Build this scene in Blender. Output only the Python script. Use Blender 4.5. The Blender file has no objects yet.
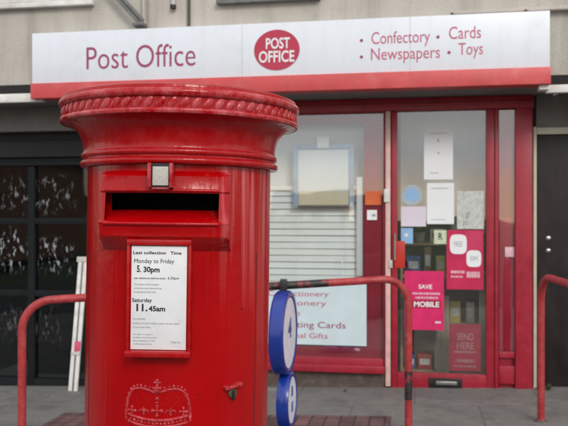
import bpy, bmesh, math, random
from mathutils import Vector, Matrix
from math import sin, cos, tan, pi, radians, sqrt, atan2
random.seed(7)
S = bpy.context.scene
COL = S.collection

# ------------------------------------------------------------------ camera
PHI = radians(9.8); D0 = 6.18; EYE = 1.35; F = 758.0
cam_d = bpy.data.cameras.new('camera'); cam = bpy.data.objects.new('camera', cam_d); COL.objects.link(cam)
cam.location = (0, -D0, EYE); cam.rotation_euler = (radians(90), 0, PHI)
cam_d.sensor_width = 36; cam_d.lens = 36 * F / 568.0
cam_d.shift_y = 5 / 568.0
cam_d.clip_start = 0.05; cam_d.clip_end = 600
cam_d.dof.use_dof = True; cam_d.dof.focus_distance = 1.72; cam_d.dof.aperture_fstop = 9.0
S.camera = cam

# ------------------------------------------------------------------ sky and sun
SUN_EL, SUN_AZ = radians(32), radians(152)      # azimuth clockwise from +y
W = bpy.data.worlds.new("World"); S.world = W; W.use_nodes = True
nt = W.node_tree; nt.nodes.clear()
wo = nt.nodes.new('ShaderNodeOutputWorld'); bg = nt.nodes.new('ShaderNodeBackground')
sky = nt.nodes.new('ShaderNodeTexSky'); sky.sky_type = 'NISHITA'; sky.sun_disc = False
sky.sun_elevation = SUN_EL; sky.sun_rotation = SUN_AZ; sky.dust_density = 3.0; sky.air_density = 1.0
tc = nt.nodes.new('ShaderNodeTexCoord'); mp = nt.nodes.new('ShaderNodeMapping'); mp.inputs['Scale'].default_value = (1, 1, 2.6)
ns = nt.nodes.new('ShaderNodeTexNoise'); ns.inputs['Scale'].default_value = 2.2; ns.inputs['Detail'].default_value = 7
rp = nt.nodes.new('ShaderNodeValToRGB'); rp.color_ramp.elements[0].position = .36; rp.color_ramp.elements[1].position = .58
rp.color_ramp.elements[0].color = (.55,)*3 + (1,); rp.color_ramp.elements[1].color = (1, 1, 1, 1)
cl = nt.nodes.new('ShaderNodeMixRGB'); cl.blend_type = 'MIX'; cl.inputs[2].default_value = (10.2, 10.5, 11.0, 1)
nt.links.new(tc.outputs['Generated'], mp.inputs['Vector']); nt.links.new(mp.outputs['Vector'], ns.inputs['Vector'])
nt.links.new(ns.outputs['Fac'], rp.inputs['Fac']); nt.links.new(rp.outputs['Color'], cl.inputs[0])
nt.links.new(sky.outputs['Color'], cl.inputs[1]); # warm bright band of low evening-side cloud near the horizon
sz = nt.nodes.new('ShaderNodeSeparateXYZ'); nt.links.new(tc.outputs['Generated'], sz.inputs[0])
hr = nt.nodes.new('ShaderNodeMapRange'); hr.inputs[1].default_value = .085; hr.inputs[2].default_value = .03; nt.links.new(sz.outputs['Z'], hr.inputs[0])
wm = nt.nodes.new('ShaderNodeMixRGB'); wm.inputs[2].default_value = (14.0, 11.0, 7.6, 1)
nt.links.new(hr.outputs[0], wm.inputs[0]); nt.links.new(cl.outputs['Color'], wm.inputs[1])
nt.links.new(wm.outputs['Color'], bg.inputs['Color'])
bg.inputs['Strength'].default_value = 0.12
nt.links.new(bg.outputs['Background'], wo.inputs['Surface'])
sd = bpy.data.lights.new('sun', 'SUN'); sun = bpy.data.objects.new('sun', sd); COL.objects.link(sun)
sd.energy = 1.3; sd.angle = radians(16); sd.color = (1, .96, .9)
sdir = Vector((sin(SUN_AZ) * cos(SUN_EL), cos(SUN_AZ) * cos(SUN_EL), sin(SUN_EL)))
sun.rotation_euler = sdir.to_track_quat('Z', 'Y').to_euler()
S.view_settings.view_transform = 'Standard'; S.view_settings.look = 'None'
S.view_settings.gamma = 1; S.view_settings.use_curve_mapping = False
S.view_settings.exposure = 0.1

# ------------------------------------------------------------------ helpers
def P(px, py, y=0.0):                 # point of the facade plane at depth y
    u = (px - 284) / F
    t = (y + D0) / (cos(PHI) + u * sin(PHI))
    return t * (-sin(PHI) + u * cos(PHI)), EYE + t * (218 - py) / F
def CW(X, Y, z=0.0):                  # metres right of / ahead of the camera
    return Vector((X * cos(PHI) - Y * sin(PHI), -D0 + X * sin(PHI) + Y * cos(PHI), z))
def gz(x): return 0.033 * (max(-14, min(14, x)) - 0.24)

def tag(o, label=None, cat=None, group=None, kind=None):
    if label: o['label'] = label
    if cat: o['category'] = cat
    if group: o['group'] = group
    if kind: o['kind'] = kind
    return o
def thing(name, label, cat, loc=(0, 0, 0), rz=0, group=None):
    o = bpy.data.objects.new(name, None); COL.objects.link(o)
    o.empty_display_size = .1
    o.location = loc; o.rotation_euler = (0, 0, rz)
    return tag(o, label, cat, group)

class MB:
    def __init__(s): s.bm = bmesh.new()
    def box(s, x0, x1, y0, y1, z0, z1, bev=0.0, M=None):
        r = bmesh.ops.create_cube(s.bm, size=1)
        vs = r['verts']
        for v in vs:
            v.co = Vector((x0 + (v.co.x + .5) * (x1 - x0), y0 + (v.co.y + .5) * (y1 - y0), z0 + (v.co.z + .5) * (z1 - z0)))
        if bev > 0:
            es = list({e for v in vs for e in v.link_edges})
            rr = bmesh.ops.bevel(s.bm, geom=es, offset=bev, segments=2, affect='EDGES', profile=.6)
            vs = list({v for v in rr['verts']} | {v for v in vs if v.is_valid})
        if M is not None:
            for v in vs: v.co = M @ v.co
        return s
    def tube(s, pts, r, n=16, cap=True):
        pts = [Vector(p) for p in pts]; rings = []
        t0 = (pts[1] - pts[0]).normalized()
        up = Vector((0, 0, 1)) if abs(t0.z) < .9 else Vector((0, 1, 0))
        a = t0.cross(up).normalized()
        for i, p in enumerate(pts):
            if i == 0: t = pts[1] - pts[0]
            elif i == len(pts) - 1: t = pts[-1] - pts[-2]
            else: t = (pts[i + 1] - pts[i]).normalized() + (pts[i] - pts[i - 1]).normalized()
            t.normalize(); a = (a - t * a.dot(t)).normalized(); b = t.cross(a)
            rr = r[i] if isinstance(r, (list, tuple)) else r
            rings.append([s.bm.verts.new(p + (a * cos(k * 2 * pi / n) + b * sin(k * 2 * pi / n)) * rr) for k in range(n)])
        for A, B in zip(rings, rings[1:]):
            for k in range(n): s.bm.faces.new((A[k], A[(k + 1) % n], B[(k + 1) % n], B[k]))
        if cap: s.bm.faces.new(rings[0][::-1]); s.bm.faces.new(rings[-1])
        return s
    def lathe(s, prof, n=128, skip=None, M=None, cap=True):
        rings = []
        for (r, z) in prof:
            rings.append([s.bm.verts.new((r * sin(k * 2 * pi / n), -r * cos(k * 2 * pi / n), z)) for k in range(n)])
        for i, (A, B) in enumerate(zip(rings, rings[1:])):
            for k in range(n):
                if skip and skip((k + .5) * 360 / n, (prof[i][1] + prof[i + 1][1]) / 2): continue
                s.bm.faces.new((A[k], A[(k + 1) % n], B[(k + 1) % n], B[k]))
        if cap: s.bm.faces.new(rings[0][::-1]); s.bm.faces.new(rings[-1])
        if M is not None:
            for R in rings:
                for v in R: v.co = M @ v.co
        return s
    def ball(s, c, r, M=None, seg=12):
        rr = bmesh.ops.create_uvsphere(s.bm, u_segments=seg, v_segments=max(6, seg // 2), radius=1)
        for v in rr['verts']:
            v.co = Vector((v.co.x * r[0], v.co.y * r[1], v.co.z * r[2]))
            if M is not None: v.co = M @ v.co
            v.co += Vector(c)
        return s
    def prism(s, poly, y0, y1):           # polygon in xz extruded along y
        a = [s.bm.verts.new((x, y0, z)) for x, z in poly]; b = [s.bm.verts.new((x, y1, z)) for x, z in poly]
        s.bm.faces.new(a); s.bm.faces.new(b[::-1]); n = len(poly)
        for i in range(n): s.bm.faces.new((a[i], b[i], b[(i + 1) % n], a[(i + 1) % n]))
        return s
    def build(s, name, mat, parent=None, local=False, ang=32):
        bmesh.ops.recalc_face_normals(s.bm, faces=s.bm.faces)
        for f in s.bm.faces: f.smooth = True
        lim = radians(ang)
        for e in s.bm.edges:
            if len(e.link_faces) == 2 and e.calc_face_angle(0) > lim: e.smooth = False
        if parent is not None and not local:
            bmesh.ops.translate(s.bm, verts=s.bm.verts, vec=-Vector(WL[parent.name]))
        me = bpy.data.meshes.new(name); s.bm.to_mesh(me); s.bm.free()
        me.materials.append(mat)
        o = bpy.data.objects.new(name, me); COL.objects.link(o)
        if parent is not None:
            o.parent = parent; WL[o.name] = WL.get(parent.name, (0, 0, 0))
        else: WL[o.name] = (0, 0, 0)
        return o
class _WL(dict):                          # world origin of each parent
    def __missing__(s, k):
        o = bpy.data.objects[k]; s[k] = tuple(o.location); return s[k]
    def get(s, k, d=None): return s[k]
WL = _WL()

def NN(nt, t, **k):
    n = nt.nodes.new(t)
    for a, b in k.items(): setattr(n, a, b)
    return n
def mat(name, col, rough=.5, metal=0, var=.12, vs=6.0, bump=0.0, bs=60.0, coat=0.0, col2=None, c2pos=(.55, .7), c2scale=4.0, stretch=(1, 1, 1), spec=.5, rvar=.1, emit=0):
    m = bpy.data.materials.new(name); m.use_nodes = True; t = m.node_tree
    b = t.nodes['Principled BSDF']; L = t.links
    tc = NN(t, 'ShaderNodeTexCoord'); mp = NN(t, 'ShaderNodeMapping'); mp.inputs['Scale'].default_value = stretch
    L.new(tc.outputs['Object'], mp.inputs['Vector'])
    n1 = NN(t, 'ShaderNodeTexNoise'); n1.inputs['Scale'].default_value = vs; n1.inputs['Detail'].default_value = 6; n1.inputs['Roughness'].default_value = .62
    L.new(mp.outputs['Vector'], n1.inputs['Vector'])
    mr = NN(t, 'ShaderNodeMapRange'); mr.inputs[1].default_value = .3; mr.inputs[2].default_value = .7
    mr.inputs[3].default_value = 1 - var; mr.inputs[4].default_value = 1 + var
    L.new(n1.outputs['Fac'], mr.inputs[0])
    mx = NN(t, 'ShaderNodeMixRGB', blend_type='MULTIPLY'); mx.inputs[0].default_value = 1
    mx.inputs[1].default_value = (*col, 1); L.new(mr.outputs[0], mx.inputs[2]); out = mx.outputs[0]
    if col2:
        n2 = NN(t, 'ShaderNodeTexNoise'); n2.inputs['Scale'].default_value = c2scale; n2.inputs['Detail'].default_value = 9; n2.inputs['Roughness'].default_value = .7
        L.new(mp.outputs['Vector'], n2.inputs['Vector'])
        r2 = NN(t, 'ShaderNodeMapRange'); r2.inputs[1].default_value = c2pos[0]; r2.inputs[2].default_value = c2pos[1]
        L.new(n2.outputs['Fac'], r2.inputs[0])
        m2 = NN(t, 'ShaderNodeMixRGB'); L.new(r2.outputs[0], m2.inputs[0]); L.new(out, m2.inputs[1]); m2.inputs[2].default_value = (*col2, 1)
        out = m2.outputs[0]
    L.new(out, b.inputs['Base Color'])
    rr = NN(t, 'ShaderNodeMapRange'); rr.inputs[3].default_value = max(.02, rough - rvar); rr.inputs[4].default_value = min(1, rough + rvar)
    rr.inputs[1].default_value = .3; rr.inputs[2].default_value = .7
    L.new(n1.outputs['Fac'], rr.inputs[0]); L.new(rr.outputs[0], b.inputs['Roughness'])
    b.inputs['Metallic'].default_value = metal; b.inputs['Specular IOR Level'].default_value = spec
    b.inputs['Coat Weight'].default_value = coat; b.inputs['Coat Roughness'].default_value = .12
    if bump:
        n3 = NN(t, 'ShaderNodeTexNoise'); n3.inputs['Scale'].default_value = bs; n3.inputs['Detail'].default_value = 5
        L.new(tc.outputs['Object'], n3.inputs['Vector'])
        bp = NN(t, 'ShaderNodeBump'); bp.inputs['Strength'].default_value = bump; bp.inputs['Distance'].default_value = .01
        L.new(n3.outputs['Fac'], bp.inputs['Height']); L.new(bp.outputs[0], b.inputs['Normal'])
    return m
def glass_mat(name, tint=(.93, .96, .95), ior=1.75, rough=.02):
    m = bpy.data.materials.new(name); m.use_nodes = True; t = m.node_tree; t.nodes.clear(); L = t.links
    o = NN(t, 'ShaderNodeOutputMaterial'); tr = NN(t, 'ShaderNodeBsdfTransparent'); gl = NN(t, 'ShaderNodeBsdfGlossy')
    tr.inputs[0].default_value = (*tint, 1); gl.inputs['Roughness'].default_value = rough
    ge = NN(t, 'ShaderNodeNewGeometry'); dp = NN(t, 'ShaderNodeVectorMath', operation='DOT_PRODUCT')
    L.new(ge.outputs['Normal'], dp.inputs[0]); L.new(ge.outputs['Incoming'], dp.inputs[1])
    ab = NN(t, 'ShaderNodeMath', operation='ABSOLUTE'); L.new(dp.outputs['Value'], ab.inputs[0])
    om = NN(t, 'ShaderNodeMath', operation='SUBTRACT'); om.inputs[0].default_value = 1; L.new(ab.outputs[0], om.inputs[1])
    pw = NN(t, 'ShaderNodeMath', operation='POWER'); L.new(om.outputs[0], pw.inputs[0]); pw.inputs[1].default_value = 5
    f0 = ((ior - 1) / (ior + 1)) ** 2
    fr = NN(t, 'ShaderNodeMapRange'); fr.inputs[3].default_value = f0; fr.inputs[4].default_value = 1; L.new(pw.outputs[0], fr.inputs[0])
    tc = NN(t, 'ShaderNodeTexCoord'); nz = NN(t, 'ShaderNodeTexNoise'); nz.inputs['Scale'].default_value = 1.6
    bp = NN(t, 'ShaderNodeBump'); bp.inputs['Strength'].default_value = .06; bp.inputs['Distance'].default_value = .05
    L.new(tc.outputs['Object'], nz.inputs['Vector']); L.new(nz.outputs['Fac'], bp.inputs['Height']); L.new(bp.outputs[0], gl.inputs['Normal'])
    mx = NN(t, 'ShaderNodeMixShader'); L.new(fr.outputs[0], mx.inputs[0]); L.new(tr.outputs[0], mx.inputs[1]); L.new(gl.outputs[0], mx.inputs[2])
    L.new(mx.outputs[0], o.inputs['Surface'])
    return m

# ---- post box red: gloss enamel with chalky fading on the mouldings and pale vertical streaks high on the right
def postbox_red(name, fade=0.0, streak=0.0):
    m = mat(name, (.37, .0008, .0022), rough=.22, rvar=.07, var=.09, vs=5, bump=.09, bs=38, coat=.0, spec=.30)
    t = m.node_tree; L = t.links; b = t.nodes['Principled BSDF']
    src = b.inputs['Base Color'].links[0].from_socket
    tc = NN(t, 'ShaderNodeTexCoord')
    if fade:
        n = NN(t, 'ShaderNodeTexNoise'); n.inputs['Scale'].default_value = 26; n.inputs['Detail'].default_value = 8; n.inputs['Roughness'].default_value = .7
        L.new(tc.outputs['Object'], n.inputs['Vector'])
        r = NN(t, 'ShaderNodeMapRange'); r.inputs[1].default_value = .40; r.inputs[2].default_value = .68; r.inputs[4].default_value = fade
        L.new(n.outputs['Fac'], r.inputs[0])
        x = NN(t, 'ShaderNodeMixRGB'); L.new(r.outputs[0], x.inputs[0]); L.new(src, x.inputs[1]); x.inputs[2].default_value = (.60, .16, .18, 1)
        src = x.outputs[0]
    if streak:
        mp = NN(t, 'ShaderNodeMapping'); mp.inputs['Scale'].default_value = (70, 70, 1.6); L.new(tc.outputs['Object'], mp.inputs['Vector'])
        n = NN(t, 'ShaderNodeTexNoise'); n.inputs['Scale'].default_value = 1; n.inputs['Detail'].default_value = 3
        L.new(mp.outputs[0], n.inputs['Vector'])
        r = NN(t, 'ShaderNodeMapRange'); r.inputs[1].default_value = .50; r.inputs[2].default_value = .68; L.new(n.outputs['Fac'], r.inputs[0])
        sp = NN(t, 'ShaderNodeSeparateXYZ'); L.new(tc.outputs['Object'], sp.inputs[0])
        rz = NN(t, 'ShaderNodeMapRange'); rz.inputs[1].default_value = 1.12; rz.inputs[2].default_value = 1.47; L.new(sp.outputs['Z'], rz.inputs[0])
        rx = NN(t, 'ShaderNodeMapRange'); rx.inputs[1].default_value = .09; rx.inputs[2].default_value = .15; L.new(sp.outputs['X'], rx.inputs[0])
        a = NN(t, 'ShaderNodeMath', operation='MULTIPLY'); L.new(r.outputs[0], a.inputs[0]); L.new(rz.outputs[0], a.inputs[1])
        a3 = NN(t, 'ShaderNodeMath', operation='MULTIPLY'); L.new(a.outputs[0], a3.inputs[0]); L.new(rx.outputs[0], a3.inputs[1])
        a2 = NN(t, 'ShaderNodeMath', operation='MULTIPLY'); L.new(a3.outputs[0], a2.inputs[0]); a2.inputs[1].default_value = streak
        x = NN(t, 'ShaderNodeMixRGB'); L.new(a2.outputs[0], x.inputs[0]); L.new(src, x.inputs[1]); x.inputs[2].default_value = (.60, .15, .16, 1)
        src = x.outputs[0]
    # small dark chips
    vc = NN(t, 'ShaderNodeTexNoise'); vc.inputs['Scale'].default_value = 48; vc.inputs['Detail'].default_value = 4; L.new(tc.outputs['Object'], vc.inputs['Vector'])
    rc = NN(t, 'ShaderNodeMapRange'); rc.inputs[1].default_value = .745; rc.inputs[2].default_value = .76; L.new(vc.outputs['Fac'], rc.inputs[0])
    xc = NN(t, 'ShaderNodeMixRGB'); L.new(rc.outputs[0], xc.inputs[0]); L.new(src, xc.inputs[1]); xc.inputs[2].default_value = (.07, .006, .006, 1)
    L.new(xc.outputs[0], b.inputs['Base Color'])
    # brushed, run paint: relief drawn out vertically
    mp = NN(t, 'ShaderNodeMapping'); mp.inputs['Scale'].default_value = (34, 34, 2.2); L.new(tc.outputs['Object'], mp.inputs['Vector'])
    nv = NN(t, 'ShaderNodeTexNoise'); nv.inputs['Scale'].default_value = 1; nv.inputs['Detail'].default_value = 4; L.new(mp.outputs[0], nv.inputs['Vector'])
    bv = NN(t, 'ShaderNodeBump'); bv.inputs['Strength'].default_value = .30; bv.inputs['Distance'].default_value = .01
    L.new(nv.outputs['Fac'], bv.inputs['Height']); L.new(b.inputs['Normal'].links[0].from_socket, bv.inputs['Normal']); L.new(bv.outputs[0], b.inputs['Normal'])
    return m

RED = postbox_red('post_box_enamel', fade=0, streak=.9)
REDF = postbox_red('faded_post_box_enamel', fade=.7)
REDM = postbox_red('moulding_enamel', fade=.10)
REDE = mat('worn_relief_enamel', (.40, .008, .012), rough=.4, var=.2, vs=60, bump=.4, bs=150, col2=(.56, .10, .13), c2pos=(.48, .70), c2scale=70)
BLACK = mat('black_paint', (.012, .012, .013), rough=.45)
DARKIN = mat('dark_interior', (.006, .006, .006), rough=.9)
ENAMEL = mat('white_enamel_plate', (.72, .73, .74), rough=.35, var=.05, vs=20, col2=(.5, .48, .46), c2pos=(.62, .85), c2scale=30)
INK = mat('black_ink', (.02, .02, .025), rough=.6, var=.05)
INKG = mat('grey_ink', (.30, .30, .33), rough=.6, var=.2, vs=120)
ZINC = mat('dirty_plate', (.52, .50, .46), rough=.5, var=.2, vs=60, col2=(.3, .27, .24), c2pos=(.5, .75), c2scale=60)
BRASS = mat('tarnished_brass', (.12, .10, .05), rough=.5, metal=.6, var=.4, vs=90)

def grime(m, amt, scale, lo, hi, col):
    t = m.node_tree; L = t.links; b = t.nodes['Principled BSDF']; src = b.inputs['Base Color'].links[0].from_socket
    tc = NN(t, 'ShaderNodeTexCoord'); mp = NN(t, 'ShaderNodeMapping'); mp.inputs['Scale'].default_value = scale; L.new(tc.outputs['Object'], mp.inputs[0])
    n = NN(t, 'ShaderNodeTexNoise'); n.inputs['Scale'].default_value = 1; n.inputs['Detail'].default_value = 6; n.inputs['Roughness'].default_value = .65; L.new(mp.outputs[0], n.inputs['Vector'])
    r = NN(t, 'ShaderNodeMapRange'); r.inputs[1].default_value = lo; r.inputs[2].default_value = hi; r.inputs[4].default_value = amt; L.new(n.outputs['Fac'], r.inputs[0])
    x = NN(t, 'ShaderNodeMixRGB'); L.new(r.outputs[0], x.inputs[0]); L.new(src, x.inputs[1]); x.inputs[2].default_value = (*col, 1)
    L.new(x.outputs[0], b.inputs['Base Color']); return m
RENDER = mat('painted_roughcast', (.485, .455, .405), rough=.9, var=.10, vs=1.3, bump=.55, bs=70, col2=(.40, .36, .30), c2pos=(.5, .75), c2scale=1.6)
RENDER2 = mat('pale_roughcast', (.50, .45, .41), rough=.9, var=.08, vs=2, bump=.45, bs=70)
WHITE = mat('white_gloss_paint', (.70, .69, .66), rough=.45, var=.10, vs=5, col2=(.45, .42, .36), c2pos=(.6, .85), c2scale=9)
SIGNW = mat('white_sign_panel', (.70, .735, .79), rough=.32, var=.03, vs=2.0, col2=(.60, .65, .68), c2pos=(.55, .8), c2scale=1.8)
SIGNR = mat('red_sign_trim', (.56, .065, .070), rough=.45, var=.10, vs=5, col2=(.62, .14, .13), c2pos=(.5, .8), c2scale=6)
FRAME = mat('red_window_frame', (.33, .012, .030), rough=.38, var=.14, vs=7, bump=.05, bs=40, col2=(.36, .05, .06), c2pos=(.55, .85), c2scale=9)
VINYL = mat('dark_red_vinyl', (.27, .012, .03), rough=.45, var=.12, vs=4)
VINYLC = mat('crimson_vinyl', (.40, .008, .04), rough=.45, var=.1, vs=4)
PINKL = mat('pale_mullion', (.66, .42, .38), rough=.5, var=.15, vs=14)
GREYP = mat('grey_metal', (.16, .16, .155), rough=.6, var=.25, vs=20, bump=.2)
SOFFIT = mat('grey_soffit', (.17, .165, .155), rough=.8, var=.22, vs=4, bump=.1)
FELT = mat('black_felt', (.015, .015, .015), rough=.9)
DARKW = mat('dark_timber', (.018, .018, .020), rough=.7, spec=.25, var=.3, vs=8)
DARKG = mat('dark_grey_frame', (.008, .010, .011), rough=.75, spec=.2, var=.3, vs=8)
DDOOR = mat('dark_door', (.016, .011, .011), rough=.5, spec=.3, var=.35, vs=3)
CREAM = mat('cream_paint', (.50, .47, .36), rough=.6, var=.1, vs=8)
CHROME = mat('chrome', (.7, .7, .68), rough=.25, metal=1)
MAROON = mat('maroon_letters', (.30, .045, .11), rough=.5, var=.1, vs=20)
PINKT = mat('pink_letters', (.48, .10, .17), rough=.5, var=.15, vs=20)
OVAL = mat('oval_red', (.44, .025, .065), rough=.45, var=.12, vs=12)
PAPER = mat('white_paper', (.76, .78, .79), rough=.7, var=.03)
LILAC = mat('lilac_paper', (.66, .60, .68), rough=.7, var=.04)
BLUES = mat('pale_blue_paper', (.25, .43, .68), rough=.6, var=.1, vs=30)
GREENP = mat('pale_green_card', (.52, .60, .42), rough=.6, var=.15, vs=30)
MAG = mat('magenta_poster', (.62, .012, .12), rough=.45, var=.15, vs=9)
CRIM = mat('crimson_poster', (.50, .010, .07), rough=.45, var=.15, vs=9)
DRED = mat('dark_red_poster', (.34, .008, .03), rough=.5, var=.2, vs=9)
PTEXT = mat('pale_pink_print', (.70, .42, .48), rough=.6, var=.2, vs=60)
ORANGE = mat('orange_reflection', (.62, .12, .03), rough=.5, var=.1)
BLUE = mat('blue_plastic', (.004, .026, .23), rough=.34, var=.15, vs=8, coat=.3)
FACE = mat('white_sign_face', (.74, .75, .82), rough=.4, var=.10, vs=20)
BLUEI = mat('blue_print', (.05, .08, .28), rough=.5)
BFRAME = mat('blue_grey_frame', (.33, .42, .55), rough=.5, var=.15, vs=8)
BOARDC = mat('pale_board', (.72, .76, .77), rough=.6, var=.05, vs=3)
BOARDY = mat('cream_card', (.66, .58, .42), rough=.6, var=.08, vs=6)
BLIND = mat('white_slats', (.78, .80, .78), rough=.55, var=.05)
BACK = mat('pale_sky_reflection', (.74, .77, .76), rough=.8, var=.1, vs=3)
BACKD = mat('interior_wall', (.30, .31, .30), rough=.9, var=.15, vs=2)
SHELF = mat('wooden_shelf', (.36, .26, .15), rough=.6, var=.3, vs=9, stretch=(1, 1, 8))
BEIGE = mat('beige_curtain', (.66, .60, .48), rough=.9, var=.15, vs=14)
RISER = mat('brown_riser', (.085, .060, .050), rough=.85, var=.3, vs=10, bump=.3, bs=60, col2=(.14, .11, .09), c2pos=(.5, .7), c2scale=18)
grime(RENDER, .65, (6, 6, .9), .48, .72, (.30, .275, .24)); grime(RENDER2, .5, (9, 9, .8), .5, .75, (.30, .27, .24))
grime(SIGNW, .16, (14, 14, 1.2), .50, .78, (.42, .43, .42)); grime(SIGNR, .5, (10, 10, 4), .5, .75, (.40, .05, .05))
grime(FRAME, .55, (18, 18, 2.0), .52, .75, (.14, .012, .016)); grime(DDOOR, .5, (12, 12, 3), .5, .7, (.035, .03, .028)); grime(WHITE, .6, (5, 5, 9), .48, .7, (.36, .33, .28))
GLASS = glass_mat('shop_glass', tint=(.97, .985, .98), ior=1.95)
GLASSD = glass_mat('dark_glass', tint=(.55, .60, .60), ior=1.6)

# rail paint with its black worn lengths
def rail_mat():
    m = mat('rail_paint', (.34, .025, .03), rough=.5, var=.2, vs=14, bump=.2, bs=60, col2=(.46, .10, .09), c2pos=(.5, .75), c2scale=12)
    t = m.node_tree; L = t.links; b = t.nodes['Principled BSDF']; src = b.inputs['Base Color'].links[0].from_socket
    tc = NN(t, 'ShaderNodeTexCoord'); n = NN(t, 'ShaderNodeTexNoise'); n.inputs['Scale'].default_value = 8; n.inputs['Detail'].default_value = 8; n.inputs['Roughness'].default_value = .75
    L.new(tc.outputs['Object'], n.inputs['Vector'])
    r = NN(t, 'ShaderNodeMapRange'); r.inputs[1].default_value = .66; r.inputs[2].default_value = .70; L.new(n.outputs['Fac'], r.inputs[0])
    x = NN(t, 'ShaderNodeMixRGB'); L.new(r.outputs[0], x.inputs[0]); L.new(src, x.inputs[1]); x.inputs[2].default_value = (.028, .020, .018, 1)
    L.new(x.outputs[0], b.inputs['Base Color']); return m
RAIL = rail_mat()
RAILB = mat('bitumen_black_paint', (.020, .017, .018), rough=.5, var=.3, vs=20, bump=.3, col2=(.25, .025, .03), c2pos=(.52, .58), c2scale=16)

def text(body, x0, x1, z0, h, y, m, parent=None, name='lettering', ext=.0015, bold=0.0, local=False, Mx=None, fit=True, centre=False):
    """letters facing -y: left at x0, right at x1, baseline z0, cap height h"""
    cu = bpy.data.curves.new('t', 'FONT'); cu.body = body; cu.size = 1; cu.offset = bold; cu.extrude = .5
    cu.resolution_u = 4
    o = bpy.data.objects.new('t', cu); COL.objects.link(o)
    dg = bpy.context.evaluated_depsgraph_get(); me = bpy.data.meshes.new_from_object(o.evaluated_get(dg))
    bpy.data.objects.remove(o); bpy.data.curves.remove(cu)
    xs = [v.co.x for v in me.vertices]; a, b = min(xs), max(xs)
    sz = h / .70; sx = (x1 - x0) / (b - a) if fit else sz
    off = x0 if not centre else (x0 + x1) / 2 - (b - a) * sx / 2
    for v in me.vertices:
        x = off + (v.co.x - a) * sx; z = z0 + v.co.y * sz; yy = y - ext * (.5 + v.co.z)
        c = Vector((x, yy, z))
        if Mx is not None: c = Mx(c)
        if parent is not None and not local: c -= Vector(WL[parent.name])
        v.co = c
    me.materials.clear(); me.materials.append(m); me.name = name
    ob = bpy.data.objects.new(name, me); COL.objects.link(ob)
    if parent is not None: ob.parent = parent; WL[ob.name] = WL[parent.name]
    return ob
def fbox(mb, a, b, y0, y1, bev=0.0):
    """box on the facade from picture corner a to b, front at y0, back at y1"""
    mx, my = (a[0] + b[0]) / 2, (a[1] + b[1]) / 2
    x0 = P(a[0], my, y0)[0]; x1 = P(b[0], my, y0)[0]; zt = P(mx, a[1], y0)[1]; zb = P(mx, b[1], y0)[1]
    mb.box(x0, x1, y0, y1, zb, zt, bev); return (x0, x1, zb, zt)

# ------------------------------------------------------------------ ground
def slab_mat():
    m = mat('pavement_concrete', (.205, .195, .18), rough=.75, var=.30, vs=5, bump=.6, bs=120, col2=(.11, .105, .10), c2pos=(.50, .70), c2scale=5)
    t = m.node_tree; L = t.links; b = t.nodes['Principled BSDF']; src = b.inputs['Base Color'].links[0].from_socket
    tc = NN(t, 'ShaderNodeTexCoord'); br = NN(t, 'ShaderNodeTexBrick'); br.inputs['Scale'].default_value = 1
    br.inputs['Brick Width'].default_value = .9; br.inputs['Row Height'].default_value = .6; br.inputs['Mortar Size'].default_value = .006
    br.inputs['Color1'].default_value = (1, 1, 1, 1); br.inputs['Color2'].default_value = (.90, .90, .90, 1); br.inputs['Mortar'].default_value = (.62, .62, .62, 1)
    L.new(tc.outputs['Object'], br.inputs['Vector'])
    x = NN(t, 'ShaderNodeMixRGB', blend_type='MULTIPLY'); x.inputs[0].default_value = 1; L.new(src, x.inputs[1]); L.new(br.outputs['Color'], x.inputs[2])
    v = NN(t, 'ShaderNodeTexVoronoi'); v.inputs['Scale'].default_value = 7; L.new(tc.outputs['Object'], v.inputs['Vector'])
    r = NN(t, 'ShaderNodeMapRange'); r.inputs[1].default_value = .07; r.inputs[2].default_value = .05; L.new(v.outputs['Distance'], r.inputs[0])
    sc = NN(t, 'ShaderNodeSeparateColor'); L.new(v.outputs['Color'], sc.inputs[0])
    g = NN(t, 'ShaderNodeMath', operation='GREATER_THAN'); L.new(sc.outputs[0], g.inputs[0]); g.inputs[1].default_value = .72
    g2 = NN(t, 'ShaderNodeMath', operation='MULTIPLY'); L.new(g.outputs[0], g2.inputs[0]); L.new(r.outputs[0], g2.inputs[1])
    x2 = NN(t, 'ShaderNodeMixRGB'); L.new(g2.outputs[0], x2.inputs[0]); L.new(x.outputs[0], x2.inputs[1]); x2.inputs[2].default_value = (.30, .29, .27, 1)
    L.new(x2.outputs[0], b.inputs['Base Color']); return m
SLAB = slab_mat(); grime(SLAB, .7, (1.1, 1.6, 1), .48, .66, (.10, .098, .093)); grime(SLAB, .5, (30, 30, 30), .60, .68, (.30, .29, .27))
ASPH = mat('asphalt', (.05, .05, .052), rough=.85, var=.25, vs=3, bump=.6, bs=150)
GRASSM = mat('rough_grass', (.05, .075, .03), rough=.95, var=.3, vs=1)
def sheet(name, xs, y0, y1, dz, m, kind='structure', zf=gz):
    bm = bmesh.new(); prev = None
    for x in xs:
        a = bm.verts.new((x, y0, zf(x) + dz)); b = bm.verts.new((x, y1, zf(x) + dz))
        if prev: bm.faces.new((prev[0], a, b, prev[1]))
        prev = (a, b)
    me = bpy.data.meshes.new(name); bm.to_mesh(me); bm.free(); me.materials.append(m)
    o = bpy.data.objects.new(name, me); COL.objects.link(o); o['kind'] = kind; return o
XS = [-300, -14, 14, 300]
KERB = -5.35
sheet('ground', XS, -300, 300, -.26, GRASSM)
sheet('road', XS, -14.0, KERB, -.13, ASPH)
sheet('pavement', [-60, -14, 14, 60], KERB + .13, 8, 0, SLAB)
b = MB()
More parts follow.
